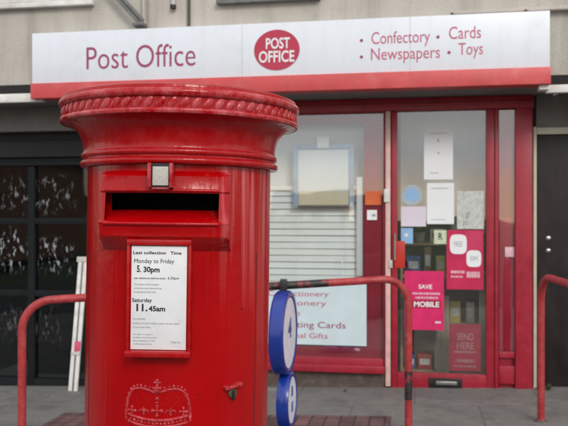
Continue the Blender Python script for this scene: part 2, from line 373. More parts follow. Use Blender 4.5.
for x in range(-20, 20):
    za, zb = gz(x), gz(x + 1)
    vs = []
    for (xx, z) in ((x + .003, za), (x + .997, zb)):
        for (yy, zz) in ((KERB, z - .2), (KERB, z - .012), (KERB + .012, z + .001), (KERB + .13, z + .001), (KERB + .13, z - .2)):
            vs.append(b.bm.verts.new((xx, yy, zz)))
    for k in range(5): b.bm.faces.new((vs[k], vs[(k + 1) % 5], vs[5 + (k + 1) % 5], vs[5 + k]))
    b.bm.faces.new(vs[:5][::-1]); b.bm.faces.new(vs[5:])
k = b.build('kerb', mat('kerb_concrete', (.24, .235, .22), rough=.85, var=.2, bump=.3)); k['kind'] = 'structure'
# strip of red block paving in front of the shop
def brick_mat():
    m = mat('red_block_paving', (.17, .085, .080), rough=.8, var=.3, vs=12, bump=.3, bs=80)
    t = m.node_tree; L = t.links; b = t.nodes['Principled BSDF']; src = b.inputs['Base Color'].links[0].from_socket
    tc = NN(t, 'ShaderNodeTexCoord'); br = NN(t, 'ShaderNodeTexBrick'); br.inputs['Scale'].default_value = 1
    br.inputs['Brick Width'].default_value = .10; br.inputs['Row Height'].default_value = .2; br.inputs['Mortar Size'].default_value = .006; br.offset = 0
    br.inputs['Color1'].default_value = (1, 1, 1, 1); br.inputs['Color2'].default_value = (.55, .6, .65, 1); br.inputs['Mortar'].default_value = (.25, .3, .3, 1)
    L.new(tc.outputs['Object'], br.inputs['Vector'])
    x = NN(t, 'ShaderNodeMixRGB', blend_type='MULTIPLY'); x.inputs[0].default_value = 1; L.new(src, x.inputs[1]); L.new(br.outputs['Color'], x.inputs[2])
    L.new(x.outputs[0], b.inputs['Base Color']); return m
sheet('paving_strip', [-2.55, -.16], -1.75, -.93, .004, brick_mat())

# ------------------------------------------------------------------ post office building
YW = -.42                                     # upper wall, overhanging the shopfronts
bl = thing('shop_building', 'beige roughcast post office building with red shopfront under its long white sign', 'building', (-.9, 0, 0))
zS = P(450, 87.5, -.52)[1]                    # underside of the sign / canopy
XL, XR = -3.2, 1.05
def wl(px, py, y): return P(px, py, y)
zc = zS + .01
b = MB(); b.box(XL - .35, XR + .12, YW, YW + .3, zc + .03, 6.2); b.build('upper_wall', RENDER, bl)
b = MB(); x0 = P(150, 10, YW)[0]; x1 = P(187, 10, YW)[0]
b.box(x0, x1, YW - .018, YW - .001, zc + .04, 6.2, .004); b.build('wall_panel', RENDER2, bl)
# soffit between wall line and shopfront
b = MB(); b.box(XL + .02, XR + .02, -.405, .6, zc, zc + .028); b.build('soffit', SOFFIT, bl)
b = MB(); b.box(-1.75, -1.7, .001, 3.2, -.15, zc); b.build('party_wall', BACKD, bl)
b = MB(); b.box(1.02, 1.06, .08, 3.2, 0, zc); b.build('party_wall', BACKD, bl)
b = MB(); b.box(-1.69, 1.01, .601, 3.19, zc - .0, zc + .03); b.build('ceiling', BACKD, bl)
b = MB(); b.box(-1.75, 1.06, 3.2, 3.3, -.15, zc + .05); b.build('back_wall', BACKD, bl)
b = MB(); b.box(-1.69, 1.01, .08, 3.19, -.02, .0); b.build('shop_floor', mat('lino_floor', (.12, .10, .085), rough=.6), bl)
# upstairs window sills and bottom of window frames at the top edge of view
for (a, c, d) in (((-30, 2), (92, 7), 1), ((216, -4), (320, 1), 0), ((452, 6.5), (640, 10), 2)):
    b = MB(); r = fbox(b, a, c, YW - .055, YW + .0, .004)
    si = b.build('window_sill', (GREYP, WHITE, RENDER2)[d], bl)
b = MB(); r = fbox(b, (-30, -60), (90, 1.9), YW - .035, YW - .001, .004); b.build('window_frame', WHITE, bl)
for (a, c) in (((220, -80), (316, -4.5)), ((458, -80), (640, -9))):
    b = MB(); r = fbox(b, a, c, YW - .012, YW - .001, .003); b.build('window_pane', mat('upstairs_glass', (.1, .11, .12), rough=.1), bl)

# red shopfront frame pieces, all within the plane band y = -.03 .. .06
def fr(name, a, c, y0=-.03, y1=.06, m=FRAME, bev=.004, par=None):
    b = MB(); fbox(b, a, c, y0, y1, bev); return b.build(name, m, par or bl)
b = MB(); x0 = P(215, 100, 0)[0]; x1 = P(533, 100, 0)[0]; zt = P(400, 111.5, 0)[1]
b.box(x0, x1, -.045, .06, zt, zc - .002, .005); b.box(x0, x1, -.060, -.046, zt + .035, zt + .055, .004); b.build('shopfront_head', FRAME, bl)
ZH = zt
def vpost(name, pa, pb, y0, y1, m, z0=None, z1=None, bev=.004, par=None):
    b = MB(); xa = P(pa, 218, y0)[0]; xb = P(pb, 218, y0)[0]
    b.box(xa, xb, y0, y1, gz(xa) - .05 if z0 is None else z0, (ZH - .001) if z1 is None else z1, bev); return b.build(name, m, par or bl)
vpost('pilaster', 515.5, 532.5, -.05, .06, FRAME)
vpost('pilaster', 216, 234, -.05, .06, FRAME)
# window
z_sill = P(330, 372, 0)[1]
win = vpost('mullion', 385.5, 390.5, -.048, .05, PINKL, z0=.0)
wf = MB(); xa = P(234, 218, 0)[0]; xb = P(385, 218, 0)[0]
wz0, wz1 = P(330, 370, 0)[1], ZH - .002
GT = P(330, 113.5, 0)[1]; GB = P(330, 357, 0)[1]; GR = P(383.5, 218, 0)[0]
wf.box(xa + .002, xa + .05, -.028, .05, wz0, wz1, .004); wf.box(GR, xb - .002, -.028, .05, wz0, wz1, .004)
wf.box(xa + .052, GR - .002, -.026, .05, GT, wz1, .004); wf.box(xa + .052, GR - .002, -.026, .05, wz0, GB, .006)
w = wf.build('window', FRAME, bl)
g = MB(); g.box(xa + .045, GR + .004, .008, .014, GB - .004, GT + .004); g.build('pane', GLASS, w)
g = MB(); g.box(xa, xb, -.075, -.03, P(330, 372, -.06)[1], P(330, 364.5, -.06)[1], .008); g.build('window_ledge', FRAME, w)
# dark red vinyl behind the glass border
v = MB(); y = .0165
zz1 = P(330, 124, y)[1]; xx1 = P(364, 218, y)[0]; zz0 = P(330, 346, y)[1]
v.box(xa + .05, GR - .001, y, y + .001, zz1, GT - .001); v.box(xx1, GR - .001, y, y + .001, GB + .001, zz1 - .0005)
v.box(xa + .05, xx1 - .0005, y, y + .001, GB + .001, zz0); v.build('vinyl_border', VINYL, w)
b = MB(); xL = P(216, 218)[0]; xR = P(386, 218)[0]
b.box(xL, xR, -.02, .06, -.2, wz0 - .002); b.build('stall_riser', RISER, bl)
b = MB(); b.box(xL, xR, -.16, -.021, -.2, P(330, 391, -.1)[1], .008); b.build('plinth_step', mat('pale_concrete', (.26, .25, .235), rough=.85, var=.2, bump=.3), bl)

# door
do = MB(); dxa = P(391.5, 218)[0]; dxb = P(494.5, 218)[0]; dz0 = P(445, 389, 0)[1]
gxa = P(397.5, 218)[0]; gxb = P(486, 218)[0]; gzb = P(445, 373.5)[1]; gzt = P(445, 111.5)[1]
do.box(dxa, gxa, -.025, .04, dz0, ZH - .003, .005); do.box(gxb, dxb, -.025, .04, dz0, ZH - .003, .005)
do.box(gxa + .001, gxb - .001, -.023, .038, dz0, gzb, .004)
door = do.build('door', FRAME, bl)
g = MB(); g.box(gxa - .004, gxb + .004, .006, .012, gzb - .004, ZH - .004); g.build('pane', GLASS, door)
b = MB(); fbox(b, (429, 378.5), (462, 388), -.036, -.026, .004); lp = b.build('letter_plate', BLACK, door)
b = MB(); fbox(b, (436, 381.5), (457, 385), -.041, -.037, .002); b.build('flap', CHROME, lp)
b = MB(); h0 = P(395, 218, -.07); 
b.tube([(h0[0], -.026, 1.02), (h0[0], -.07, 1.02), (h0[0], -.07, 1.22), (h0[0], -.026, 1.22)], .008, 10); b.build('handle', CHROME, door)
b = MB(); fbox(b, (384, 189), (389, 202), -.062, -.049, .003); b.build('hinge', WHITE, door)
b = MB(); fbox(b, (388.5, 260), (392.5, 268), -.060, -.049, .003); b.build('hinge', ZINC, door)
b = MB(); b.box(dxa - .01, dxb + .01, -.10, .06, -.06, dz0 - .003, .006); b.build('threshold', mat('worn_step', (.16, .15, .14), rough=.8, bump=.3), bl)
# narrow side panel right of the door
vpost('side_frame', 495.0, 498.5, -.04, .05, FRAME)
sp = vpost('side_panel', 498.7, 515.2, -.004, .03, VINYL)
b = MB(); fbox(b, (500, 218), (514.6, 350), -.008, -.0045, .001); b.build('crimson_strip', VINYLC, sp)
b = MB(); xa_ = P(499, 218, -.014)[0]; xb_ = P(515, 218, -.014)[0]
b.box(xa_, xb_, -.014, -.011, .30, ZH - .01); b.build('pane', GLASS, sp)
b = MB(); fbox(b, (505, 247), (514.5, 257), -.020, -.015, .001); b.build('label_plate', PTEXT, sp)
b = MB(); fbox(b, (499, 352), (515, 358), -.03, -.005, .003); fbox(b, (499, 366), (515, 384), -.03, -.005, .003); b.build('bottom_rail', FRAME, sp)

# ------------------------------------------------------------------ sign over the shop
YS = -.53
sx0, sx1 = P(32, 60, YS)[0], P(550, 50, YS)[0]
sb = thing('shop_sign', 'long white fascia sign lettered Post Office with red strip beneath', 'sign', (0, YS, 2.6))
szb = P(290, 91.5, YS)[1]; szr = P(290, 75.5, YS)[1]; szt = P(290, 22, YS)[1]
b = MB(); b.box(sx0, sx1, YS, YW - .02, szr + .002, szt, .004); b.build('panel', SIGNW, sb)
b = MB(); b.box(sx0 - .004, sx1 + .004, YS - .018, YW + .012, szb, szr, .004); b.build('red_strip', SIGNR, sb)
for px in (242, 410):
    b = MB(); x_ = P(px, 50, YS)[0]; b.box(x_ - .0012, x_ + .0012, YS - .0006, YS + .002, szr + .003, szt - .001); b.build('panel_joint', mat('joint_dirt', (.33, .34, .36), rough=.8), sb)
# end return below strip
b = MB(); b.box(sx1 - .07, sx1 + .0, YS + .02, YW + .02, szb - .035, szb - .001, .003); b.build('end_bracket', WHITE, sb)
for (pa, pb, y1, hpx, s_, m_, bo) in ((86.5, 195.5, 67.5, 23, 'Post Office', MAROON, -.004), (371.5, 430, 43, 12.2, 'Confectory', PINKT, 0), (449, 481, 38.5, 12.5, 'Cards', PINKT, 0),
                               (371, 440, 59, 12.2, 'Newspapers', PINKT, 0), (458.5, 483, 54.5, 12.2, 'Toys', PINKT, 0)):
    xa1 = P(pa, y1, YS)[0]; xb1 = P(pb, y1, YS)[0]; z = P((pa + pb) / 2, y1, YS)[1]; z2 = P((pa + pb) / 2, y1 - hpx, YS)[1]
    text(s_, xa1, xb1, z, z2 - z, YS, m_, sb, bold=bo)
for (px, py) in ((361.5, 40.5), (361.5, 57), (438, 37), (449, 52.5)):
    x_, z_ = P(px, py, YS); b = MB(); b.lathe([(.012, 0), (.012, .002)], 16, M=Matrix.Translation((x_, YS, z_)) @ Matrix.Rotation(radians(90), 4, 'X')); b.build('bullet', MAROON, sb)
ox, oz = P(276.8, 50, YS); rx_ = (P(299.5, 50, YS)[0] - P(254, 50, YS)[0]) / 2; rz_ = (P(277, 30, YS)[1] - P(277, 70.5, YS)[1]) / 2
b = MB(); n = 64; b.prism([(ox + rx_ * cos(i * 2 * pi / n), oz + rz_ * sin(i * 2 * pi / n)) for i in range(n)], YS - .004, YS - .0005)
lg = b.build('oval_emblem', OVAL, sb)
for (s_, a_, b_, yb, yt) in (('POST', 266, 290, 48.5, 38), ('OFFICE', 259, 294.5, 62, 51)):
    text(s_, P(a_, 50, YS)[0], P(b_, 50, YS)[0], P(277, yb, YS)[1], P(277, yt, YS)[1] - P(277, yb, YS)[1], YS - .0045, PAPER, lg, bold=.02)

# ------------------------------------------------------------------ left neighbour: dark shopfront
zg = P(15, 97.5, YW)[1]
nl = thing('dark_shopfront', 'neighbouring empty shop with black frames and dark glass with painted reflections left of the post office', 'building', (-4.2, 0, -.12))
LX0, LX1 = -20.0, -1.78  # left end run on out of view, added to darken side reflections
b = MB(); b.box(LX0, XL - .36, YW, YW + .3, zc + .03, 6.2); b.build('upper_wall', RENDER, nl)
z1, z0 = P(15, 93.8, YW - .05)[1], P(15, 102.5, YW - .05)[1]
b = MB(); b.box(LX0, P(41, 97, -.5)[0], YW - .06, YW - .004, z0, z1, .006); b.build('gutter', WHITE, nl)
zb1 = P(15, 85, YW - .03)[1]
b = MB(); b.box(LX0, sx0 + .02, YW - .03, YW - .004, z1 + .001, zb1); b.build('flashing', FELT, nl)
b = MB(); b.box(LX0, XL + .018, -.405, .3, z0 + .02, z0 + .045); b.build('soffit', SOFFIT, nl)
A = lambda py, y=0: P(40, py, y)[1]
b = MB(); b.box(LX0, LX1, -.10, .02, A(131, -.1), zc - .003, .004); b.build('shutter_box', SOFFIT, nl)
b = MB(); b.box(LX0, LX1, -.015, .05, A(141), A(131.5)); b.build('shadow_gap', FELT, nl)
b = MB(); b.box(LX0, LX1, -.045, .05, A(157.5), A(141.5), .004); b.build('head_rail', DARKW, nl)
b = MB(); b.box(LX0, LX1, -.02, .05, A(161.5), A(158)); b.box(LX0, LX1, -.05, .05, A(166), A(162), .003); b.build('transom', DARKG, nl)
lw = MB()
for py, h in ((221, 6), (293, 6)):
    lw.box(LX0, LX1 - .06, -.03, .03, A(py + h / 2), A(py - h / 2), .003)
for px in (33, -110):
    xx = P(px, 250)[0]; lw.box(xx - .03, xx + .03, -.036, .03, A(383), A(166.5), .003)
lw.box(LX1 - .05, LX1, -.04, .05, -.2, A(166.5), .003)
lw.box(LX0, LX1 - .052, -.03, .04, -.3, A(378), .003)
lwo = lw.build('window', DARKG, nl)
for (pa, pb) in ((224.5, 166.5), (289.5, 224.5), (377, 296.5)):
    pass
# glass, with pale street reflections painted on thin sheets in front
g = MB(); g.box(LX0, LX1 - .05, .001, .007, A(380), A(165)); g.build('pane', GLASSD, lwo)
def painted_reflection_mat(strength):
    m = bpy.data.materials.new('painted_reflection_noise'); m.use_nodes = True; t = m.node_tree; L = t.links; b = t.nodes['Principled BSDF']
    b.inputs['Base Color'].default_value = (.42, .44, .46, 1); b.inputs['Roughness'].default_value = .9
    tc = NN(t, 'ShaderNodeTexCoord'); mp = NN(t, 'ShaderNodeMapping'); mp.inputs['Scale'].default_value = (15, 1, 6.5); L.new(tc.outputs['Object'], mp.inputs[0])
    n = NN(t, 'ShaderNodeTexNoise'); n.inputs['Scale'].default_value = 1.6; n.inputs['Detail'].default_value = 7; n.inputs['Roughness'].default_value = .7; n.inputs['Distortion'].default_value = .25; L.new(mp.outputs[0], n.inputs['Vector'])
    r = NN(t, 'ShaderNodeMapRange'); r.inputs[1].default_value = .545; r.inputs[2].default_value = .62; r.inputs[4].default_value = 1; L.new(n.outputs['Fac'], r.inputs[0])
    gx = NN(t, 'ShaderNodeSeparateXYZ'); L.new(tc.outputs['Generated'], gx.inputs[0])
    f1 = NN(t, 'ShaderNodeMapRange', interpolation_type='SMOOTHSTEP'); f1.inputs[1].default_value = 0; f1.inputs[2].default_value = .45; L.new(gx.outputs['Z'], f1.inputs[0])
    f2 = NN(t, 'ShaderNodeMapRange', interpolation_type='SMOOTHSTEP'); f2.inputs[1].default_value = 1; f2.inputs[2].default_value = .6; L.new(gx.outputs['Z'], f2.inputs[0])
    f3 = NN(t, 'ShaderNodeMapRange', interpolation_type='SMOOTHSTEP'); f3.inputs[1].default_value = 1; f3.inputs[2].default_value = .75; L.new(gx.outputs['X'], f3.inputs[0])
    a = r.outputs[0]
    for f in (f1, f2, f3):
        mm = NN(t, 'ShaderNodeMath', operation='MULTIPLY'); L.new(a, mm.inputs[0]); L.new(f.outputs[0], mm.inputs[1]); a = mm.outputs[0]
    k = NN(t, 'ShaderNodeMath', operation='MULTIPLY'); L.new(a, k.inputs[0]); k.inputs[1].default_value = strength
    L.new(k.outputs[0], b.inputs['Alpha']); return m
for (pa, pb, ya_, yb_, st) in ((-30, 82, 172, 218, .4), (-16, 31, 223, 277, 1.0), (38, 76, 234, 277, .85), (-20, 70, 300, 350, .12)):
    g = MB(); g.box(P(pa, 240)[0], P(pb, 240)[0], -.0010, -.0005, P(30, yb_)[1], P(30, ya_)[1]); g.build('painted_reflection', painted_reflection_mat(st), lwo)
b = MB(); b.box(LX0, LX1, 1.2, 1.3, -.3, 3); b.box(LX0, LX1, .06, 1.2, -.3, -.14); b.box(LX1, LX1 + .02, .06, 1.2, -.3, zc); b.build('interior', DARKW, nl)
b = MB(); b.box(P(10, 330)[0], P(52, 330)[0], .5, .9, -.13, P(30, 318)[1]); b.box(P(56, 330)[0], P(80, 330)[0], .7, 1.0, -.13, P(60, 240)[1]); b.build('counter', DARKG, nl)

# ------------------------------------------------------------------ right neighbour: dark door
nr = thing('neighbour_house', 'neighbouring house front with a plain dark door right of the post office', 'building', (1.5, 0, 0))
RX1 = 20.0  # frontage stretched out of view so the post box sides reflect dark
b = MB(); b.box(XR + .13, RX1, YW, YW + .3, zc + .03, 6.2); b.build('upper_wall', RENDER, nr)
Z = lambda py, y=0: P(556, py, y)[1]
b = MB(); b.box(P(546, 88, YW - .05)[0], RX1, YW - .06, YW - .004, Z(92.5, YW - .06), Z(84.5, YW - .06), .006); b.build('gutter', WHITE, nr)
b = MB(); b.box(sx1 - .02, RX1, YW - .03, YW - .004, Z(84, YW - .03), Z(75, YW - .03)); b.build('flashing', FELT, nr)
b = MB(); b.box(XR + .05, RX1, -.405, .3, zc + .0, zc + .026); b.build('soffit', SOFFIT, nr)
xj = P(533, 218)[0]
b = MB(); b.box(xj + .03, RX1, .03, .3, Z(127), zc - .002); b.build('transom_panel', SOFFIT, nr)
b = MB(); b.box(xj + .03, RX1, -.0, .08, Z(134), Z(127.3), .004); b.box(xj + .002, P(536.5, 218)[0], -.01, .08, -.02, Z(126.5), .003); b.build('door_frame', CREAM, nr)
xd0 = P(537, 218)[0]
b = MB(); b.box(xd0, xd0 + .86, .03, .08, .03, Z(134) - .004, .004)
dd = b.build('door', DDOOR, nr)
for py in (238, 250.5):
    x_, z_ = P(548.5, py, .02)
    b = MB(); b.lathe([(.019, 0), (.019, .006), (.013, .012), (.008, .014)], 24, M=Matrix.Translation((x_, .028, z_)) @ Matrix.Rotation(radians(90), 4, 'X')); b.build('door_lock', CHROME, dd)
b = MB(); b.box(xd0 + .88, RX1, .0, .3, -.05, Z(127) - .01); b.build('wall', RENDER2, nr)
b = MB(); b.box(xj + .01, xd0 + .9, -.06, .1, -.05, .026, .006); b.build('door_step', mat('dark_step', (.06, .055, .05), rough=.8, bump=.3), nr)

# ------------------------------------------------------------------ things behind the window
def sheet_thing(name, label, cat, a, c, y, m, th=.001, rot=0.0, group=None, bev=0):
    """flat printed thing fixed to the glass or standing behind it; returns (object, rect)"""
    mx, my = (a[0] + c[0]) / 2, (a[1] + c[1]) / 2
    x0 = P(a[0], my, y)[0]; x1 = P(c[0], my, y)[0]; zt = P(mx, a[1], y)[1]; zb = P(mx, c[1], y)[1]
    cx, cz = (x0 + x1) / 2, (zt + zb) / 2
    o = thing(name, label, cat, (cx, y, cz), 0, group); o.rotation_euler = (0, rot, 0)
    b = MB(); b.box(x0 - cx, x1 - cx, 0, th, zb - cz, zt - cz, bev); 
    pn = {'notice': 'paper', 'poster': 'paper', 'sticker': 'film'}.get(name, 'panel')
    b.build(pn, m, o, local=True)
    return o, (x0 - cx, x1 - cx, zb - cz, zt - cz)
def T(o, r, s, fx0, fx1, fz, fh, m, bold=0.0, fit=True, centre=False):
    w_, h_ = r[1] - r[0], r[3] - r[2]
    text(s, r[0] + fx0 * w_, r[0] + fx1 * w_, r[2] + fz * h_, fh * h_, -.0013, m, o, local=True, ext=.0006, bold=bold, fit=fit, centre=centre)
def bars(o, r, rows, m, name='print', seed=1):
    rn = random.Random(seed); w_, h_ = r[1] - r[0], r[3] - r[2]; b = MB()
    for (fx0, fx1, fz, fh) in rows:
        x = fx0
        while x < fx1:
            l = min(rn.uniform(.02, .075), fx1 - x)
            b.box(r[0] + x * w_, r[0] + (x + l) * w_, -.0012, -.0006, r[2] + fz * h_, r[2] + (fz + fh) * h_); x += l + .014
    return b.build(name, m, o, local=True)

# pale list sign low in the window
o, r = sheet_thing('window_sign', 'pale sign listing goods in pink letters low in the shop window', 'sign', (247, 283), (366.5, 344.5), -.003, mat('pale_blue_panel', (.55, .66, .70), rough=.5, var=.05), th=.005)
for (s, fa, fb, fz) in (('Confectionery', .18, .69, .785), ('Stationery', .24, .67, .635), ('Toys', .33, .45, .47)):
    T(o, r, s, fa, fb, fz, .085, PINKT)
T(o, r, 'Greeting Cards', .22, .83, .275, .10, MAROON); T(o, r, 'Personal Gifts', .22, .68, .105, .085, PINKT)
# interior: pale backing, framed board, slatted blind
o = thing('backing_panel', 'pale panel closing the back of the shop window display', 'panel', (-.8, .16, 1))
b = MB(); b.box(P(225, 218, .16)[0], P(389, 218, .16)[0], .16, .18, GB - .1, GT + .2); b.build('sheet', BACK, o)
b = MB(); b.box(P(225, 218, .16)[0], P(389, 218, .16)[0], .14, .159, GB - .1, GB); b.build('bottom_batten', BACK, o)
o = thing('display_board', 'blue framed pale display board hanging in the upper shop window', 'display board', (P(323, 175, .022)[0], .022, P(323, 150, .022)[1]))
b = MB(); y_ = .022
x0, x1 = P(293, 175, y_)[0], P(354, 175, y_)[0]; z0_, z1_ = P(323, 207, y_)[1], P(323, 144, y_)[1]; t_ = .042
b.box(x0, x0 + t_, y_, y_ + .03, z0_, z1_, .004); b.box(x1 - t_, x1, y_, y_ + .03, z0_, z1_, .004)
b.box(x0 + t_ + .001, x1 - t_ - .001, y_, y_ + .03, z1_ - t_, z1_, .004); b.build('frame', BFRAME, o)
b = MB(); b.box(x0 + t_ + .001, x1 - t_ - .001, y_, y_ + .03, z0_, z0_ + .016, .004); b.build('bottom_rail', GREYP, o)
zc_ = P(323, 191, y_)[1]
b = MB(); b.box(x0 + .01, x1 - .01, y_ + .012, y_ + .018, zc_, z1_ - .01); b.build('board', BOARDC, o)
b = MB(); b.box(x0 + t_ + .002, x1 - t_ - .002, y_ + .008, y_ + .018, z0_ + .017, zc_ - .001); b.build('cream_strip', BOARDY, o)
b = MB(); fbox(b, (317, 136.5), (329, 148), y_ - .006, y_ - .001, .002); b.build('white_tab', PAPER, o)
o = thing('window_blind', 'white slatted blind filling the middle of the shop window', 'blind', (P(315, 240, .09)[0], .09, P(315, 240, .09)[1]))
b = MB(); bx0, bx1 = P(236, 240, .09)[0], P(361, 240, .09)[0]; py = 192.4
while py < 345:
    z_ = P(315, py, .09)[1]; Mt = Matrix.Translation(((bx0 + bx1) / 2, .09, z_)) @ Matrix.Rotation(radians(77 + 3 * sin(py * 1.7)), 4, 'X') @ Matrix.Rotation(radians(.35 * sin(py * 2.3)), 4, 'Y')
    wd = (bx1 - bx0) / 2
    b.box(-wd, wd, -.0272, .0272, -.0008, .0008, M=Mt); py += 6.6
b.build('slats', BLIND, o)
b = MB()
for f_ in (.12, .5, .88): b.box(bx0 + f_ * (bx1 - bx0) - .001, bx0 + f_ * (bx1 - bx0) + .001, .062, .064, P(315, 345, .09)[1], P(315, 190, .09)[1])
b.build('ladder_cord', PAPER, o)
b = MB(); b.box(bx0, bx1, .065, .115, P(315, 190, .09)[1], P(315, 186, .09)[1], .003); b.build('head_rail', BLIND, o)
o = thing('shelf_upright', 'white upright strip at the right edge of the shop window glass', 'strip', (P(360, 225, .05)[0], .05, P(360, 276, .05)[1]))
b = MB(); fbox(b, (356.5, 177), (363, 276), .05, .065, .002); b.build('strip', PAPER, o)
o, r = sheet_thing('card', 'orange patch standing in for a reflection at the right side of the shop window', 'card', (365, 191), (381.5, 205), -.004 + .008, ORANGE)  # warm reflection in the glass, put in as a coloured sheet
o, r = sheet_thing('sticker', 'small white round sticker on the red window edge below the orange patch', 'sticker', (367, 210), (377, 220), -.004 + .007, PAPER)
bars(o, r, ((.5, .85, .35, .25),), INKG)

# ------------------------------------------------------------------ door notices (on the glass)
yg = -.0005
o, r = sheet_thing('notice', 'tall blank white notice, the upper one at the centre of the door glass', 'notice', (424, 128.5), (453, 179.5), yg, PAPER)
bars(o, r, ((.2, .8, .9, .012), (.47, .53, .74, .05), (.2, .5, .12, .015)), INKG, seed=3)
text('i', -.006, .006, .0, .02, 0, INKG, o, local=True)
o, r = sheet_thing('notice', 'white notice directly under the tall blank one on the door glass', 'notice', (427, 183), (454, 224), yg, PAPER)
bars(o, r, ((.15, .8, .86, .02), (.15, .7, .1, .015)), INKG, seed=4)
o, r = sheet_thing('notice', 'pale lilac sheet at the left edge of the door glass', 'notice', (401, 206.5), (426, 226.5), yg, LILAC)
o = thing('sticker', 'round pale blue sticker above the lilac sheet on the door', 'sticker', (P(412, 195, yg)[0], yg, P(412, 195, yg)[1]))
b = MB(); b.lathe([(.085, 0), (.085, .001)], 32, M=Matrix.Rotation(radians(90), 4, 'X')); b.build('ring', mat('grey_sticker_ring', (.36, .42, .48), rough=.6), o, local=True)
b = MB(); b.lathe([(.052, .0012), (.052, .002)], 32, M=Matrix.Rotation(radians(90), 4, 'X')); b.build('disc', BLUES, o, local=True)
o, r = sheet_thing('sticker', 'small square blue sticker under the lilac sheet on the door', 'sticker', (401, 228), (413, 243.5), yg, BLUES)
bars(o, r, ((.3, .6, .45, .2),), PAPER, seed=5)
o, r = sheet_thing('notice', 'white sheet printed in faded mottled grey near the right edge of the door glass', 'notice', (457, 191), (484, 229), yg, mat('faded_sheet', (.52, .54, .51), rough=.7, var=.25, vs=25, col2=(.28, .30, .28), c2pos=(.55, .62), c2scale=14))
o, r = sheet_thing('card', 'small pale green card with a dark letter on the door glass', 'card', (434, 230), (447, 244), yg, GREENP)
T(o, r, 'R', .35, .65, .3, .5, INK, bold=.01)
o, r = sheet_thing('poster', 'crimson poster with two white rounded patches on the door glass', 'poster', (446.5, 230), (483.5, 289.5), yg, CRIM)
w_, h_ = r[1] - r[0], r[3] - r[2]
b = MB(); b.box(r[0] + .5 * w_, r[1] - .03 * w_, -.0012, -.0006, r[2] + .66 * h_, r[3] - .02 * h_); b.build('print', mat('rose_patch', (.52, .03, .10), rough=.5), o, local=True)
for (cx, cz, hw, hh) in ((.32, .76, .23, .165), (.74, .52, .20, .14)):
    X_, Z_ = r[0] + cx * w_, r[2] + cz * h_; b = MB(); pts = []
    for i in range(40):
        a = i * 2 * pi / 40; c_, s_ = cos(a), sin(a)
        pts.append((X_ + hw * w_ * math.copysign(abs(c_) ** .55, c_), Z_ + hh * h_ * math.copysign(abs(s_) ** .55, s_)))
    b.prism(pts, -.002, -.0013); pp = b.build('patch', PAPER, o, local=True)
    text('FREE' if cz > .6 else 'SIM', X_ - .5 * hw * w_, X_ + .5 * hw * w_, Z_ - .25 * hh * h_, .55 * hh * h_, -.0022, INKG, pp, local=True, ext=.0005)
bars(o, r, ((.12, .5, .27, .045), (.12, .45, .2, .03), (.55, .9, .2, .10)), PTEXT, seed=6)
o, r = sheet_thing('poster', 'bright magenta poster with white lettering low on the left of the door glass', 'poster', (404.5, 271), (444, 330), yg, MAG)
T(o, r, 'SAVE', .36, .70, .70, .07, PAPER, bold=.02)
bars(o, r, ((.2, .9, .60, .035), (.28, .85, .53, .035)), PTEXT, seed=8)
T(o, r, 'MOBILE', .24, .88, .395, .085, PAPER, bold=.03)
b = MB(); w_, h_ = r[1] - r[0], r[3] - r[2]
b.box(r[0] + .2 * w_, r[0] + .92 * w_, -.0012, -.0006, r[2] + .37 * h_, r[2] + .505 * h_); b.build('print', DRED, o, local=True)
bars(o, r, ((.78, .92, .12, .03),), PAPER, seed=9)
o, r = sheet_thing('poster', 'dark red poster with pale block lettering at the bottom of the door glass', 'poster', (449, 324), (481, 371), .022, DRED)
PT2 = mat('dull_pink_print', (.42, .17, .2), rough=.6, var=.3, vs=40)
T(o, r, 'SEND', .25, .78, .66, .14, PT2, bold=.02); T(o, r, 'HERE', .25, .78, .47, .14, PT2, bold=.02)
bars(o, r, ((.15, .85, .38, .05), (.2, .8, .18, .07), (.15, .85, .08, .04)), PT2, seed=11)
# upper continuation behind the dark red poster
o, r = sheet_thing('card', 'red plastic card holder at the left edge of the door glass', 'card holder', (394.5, 241), (405, 268), -.032, mat('red_plastic', (.50, .03, .02), rough=.35), th=.006, bev=.002)
# inside the shop
o = thing('curtain', 'narrow beige curtain hanging inside the door at its right edge', 'curtain', (P(484, 300, .3)[0], .3, .3), 0)
def curtain(o, pa, pb, y, pyt, pyb):
    xa_, xb_ = P(pa, 300, y)[0], P(pb, 300, y)[0]; n = 24; b = MB(); zt_, zb_ = P(470, pyt, y)[1], P(470, pyb, y)[1]
    fr_ = [b.bm.verts.new((xa_ + (xb_ - xa_) * i / n, y + .018 * sin(i * 1.6), zt_)) for i in range(n + 1)]
    bk = [b.bm.verts.new((xa_ + (xb_ - xa_) * i / n, y + .022 * sin(i * 1.6 + .2), zb_)) for i in range(n + 1)]
    for i in range(n): b.bm.faces.new((fr_[i], fr_[i + 1], bk[i + 1], bk[i]))
    return b.build('cloth', BEIGE, o, ang=80)
curtain(o, 479, 490, .12, 270, 374)
o = thing('curtain', 'beige curtain hanging inside the door between the magenta and dark red posters', 'curtain', (P(442, 300, .3)[0], .3, .3), 0)
curtain(o, 436, 449, .22, 296, 374)
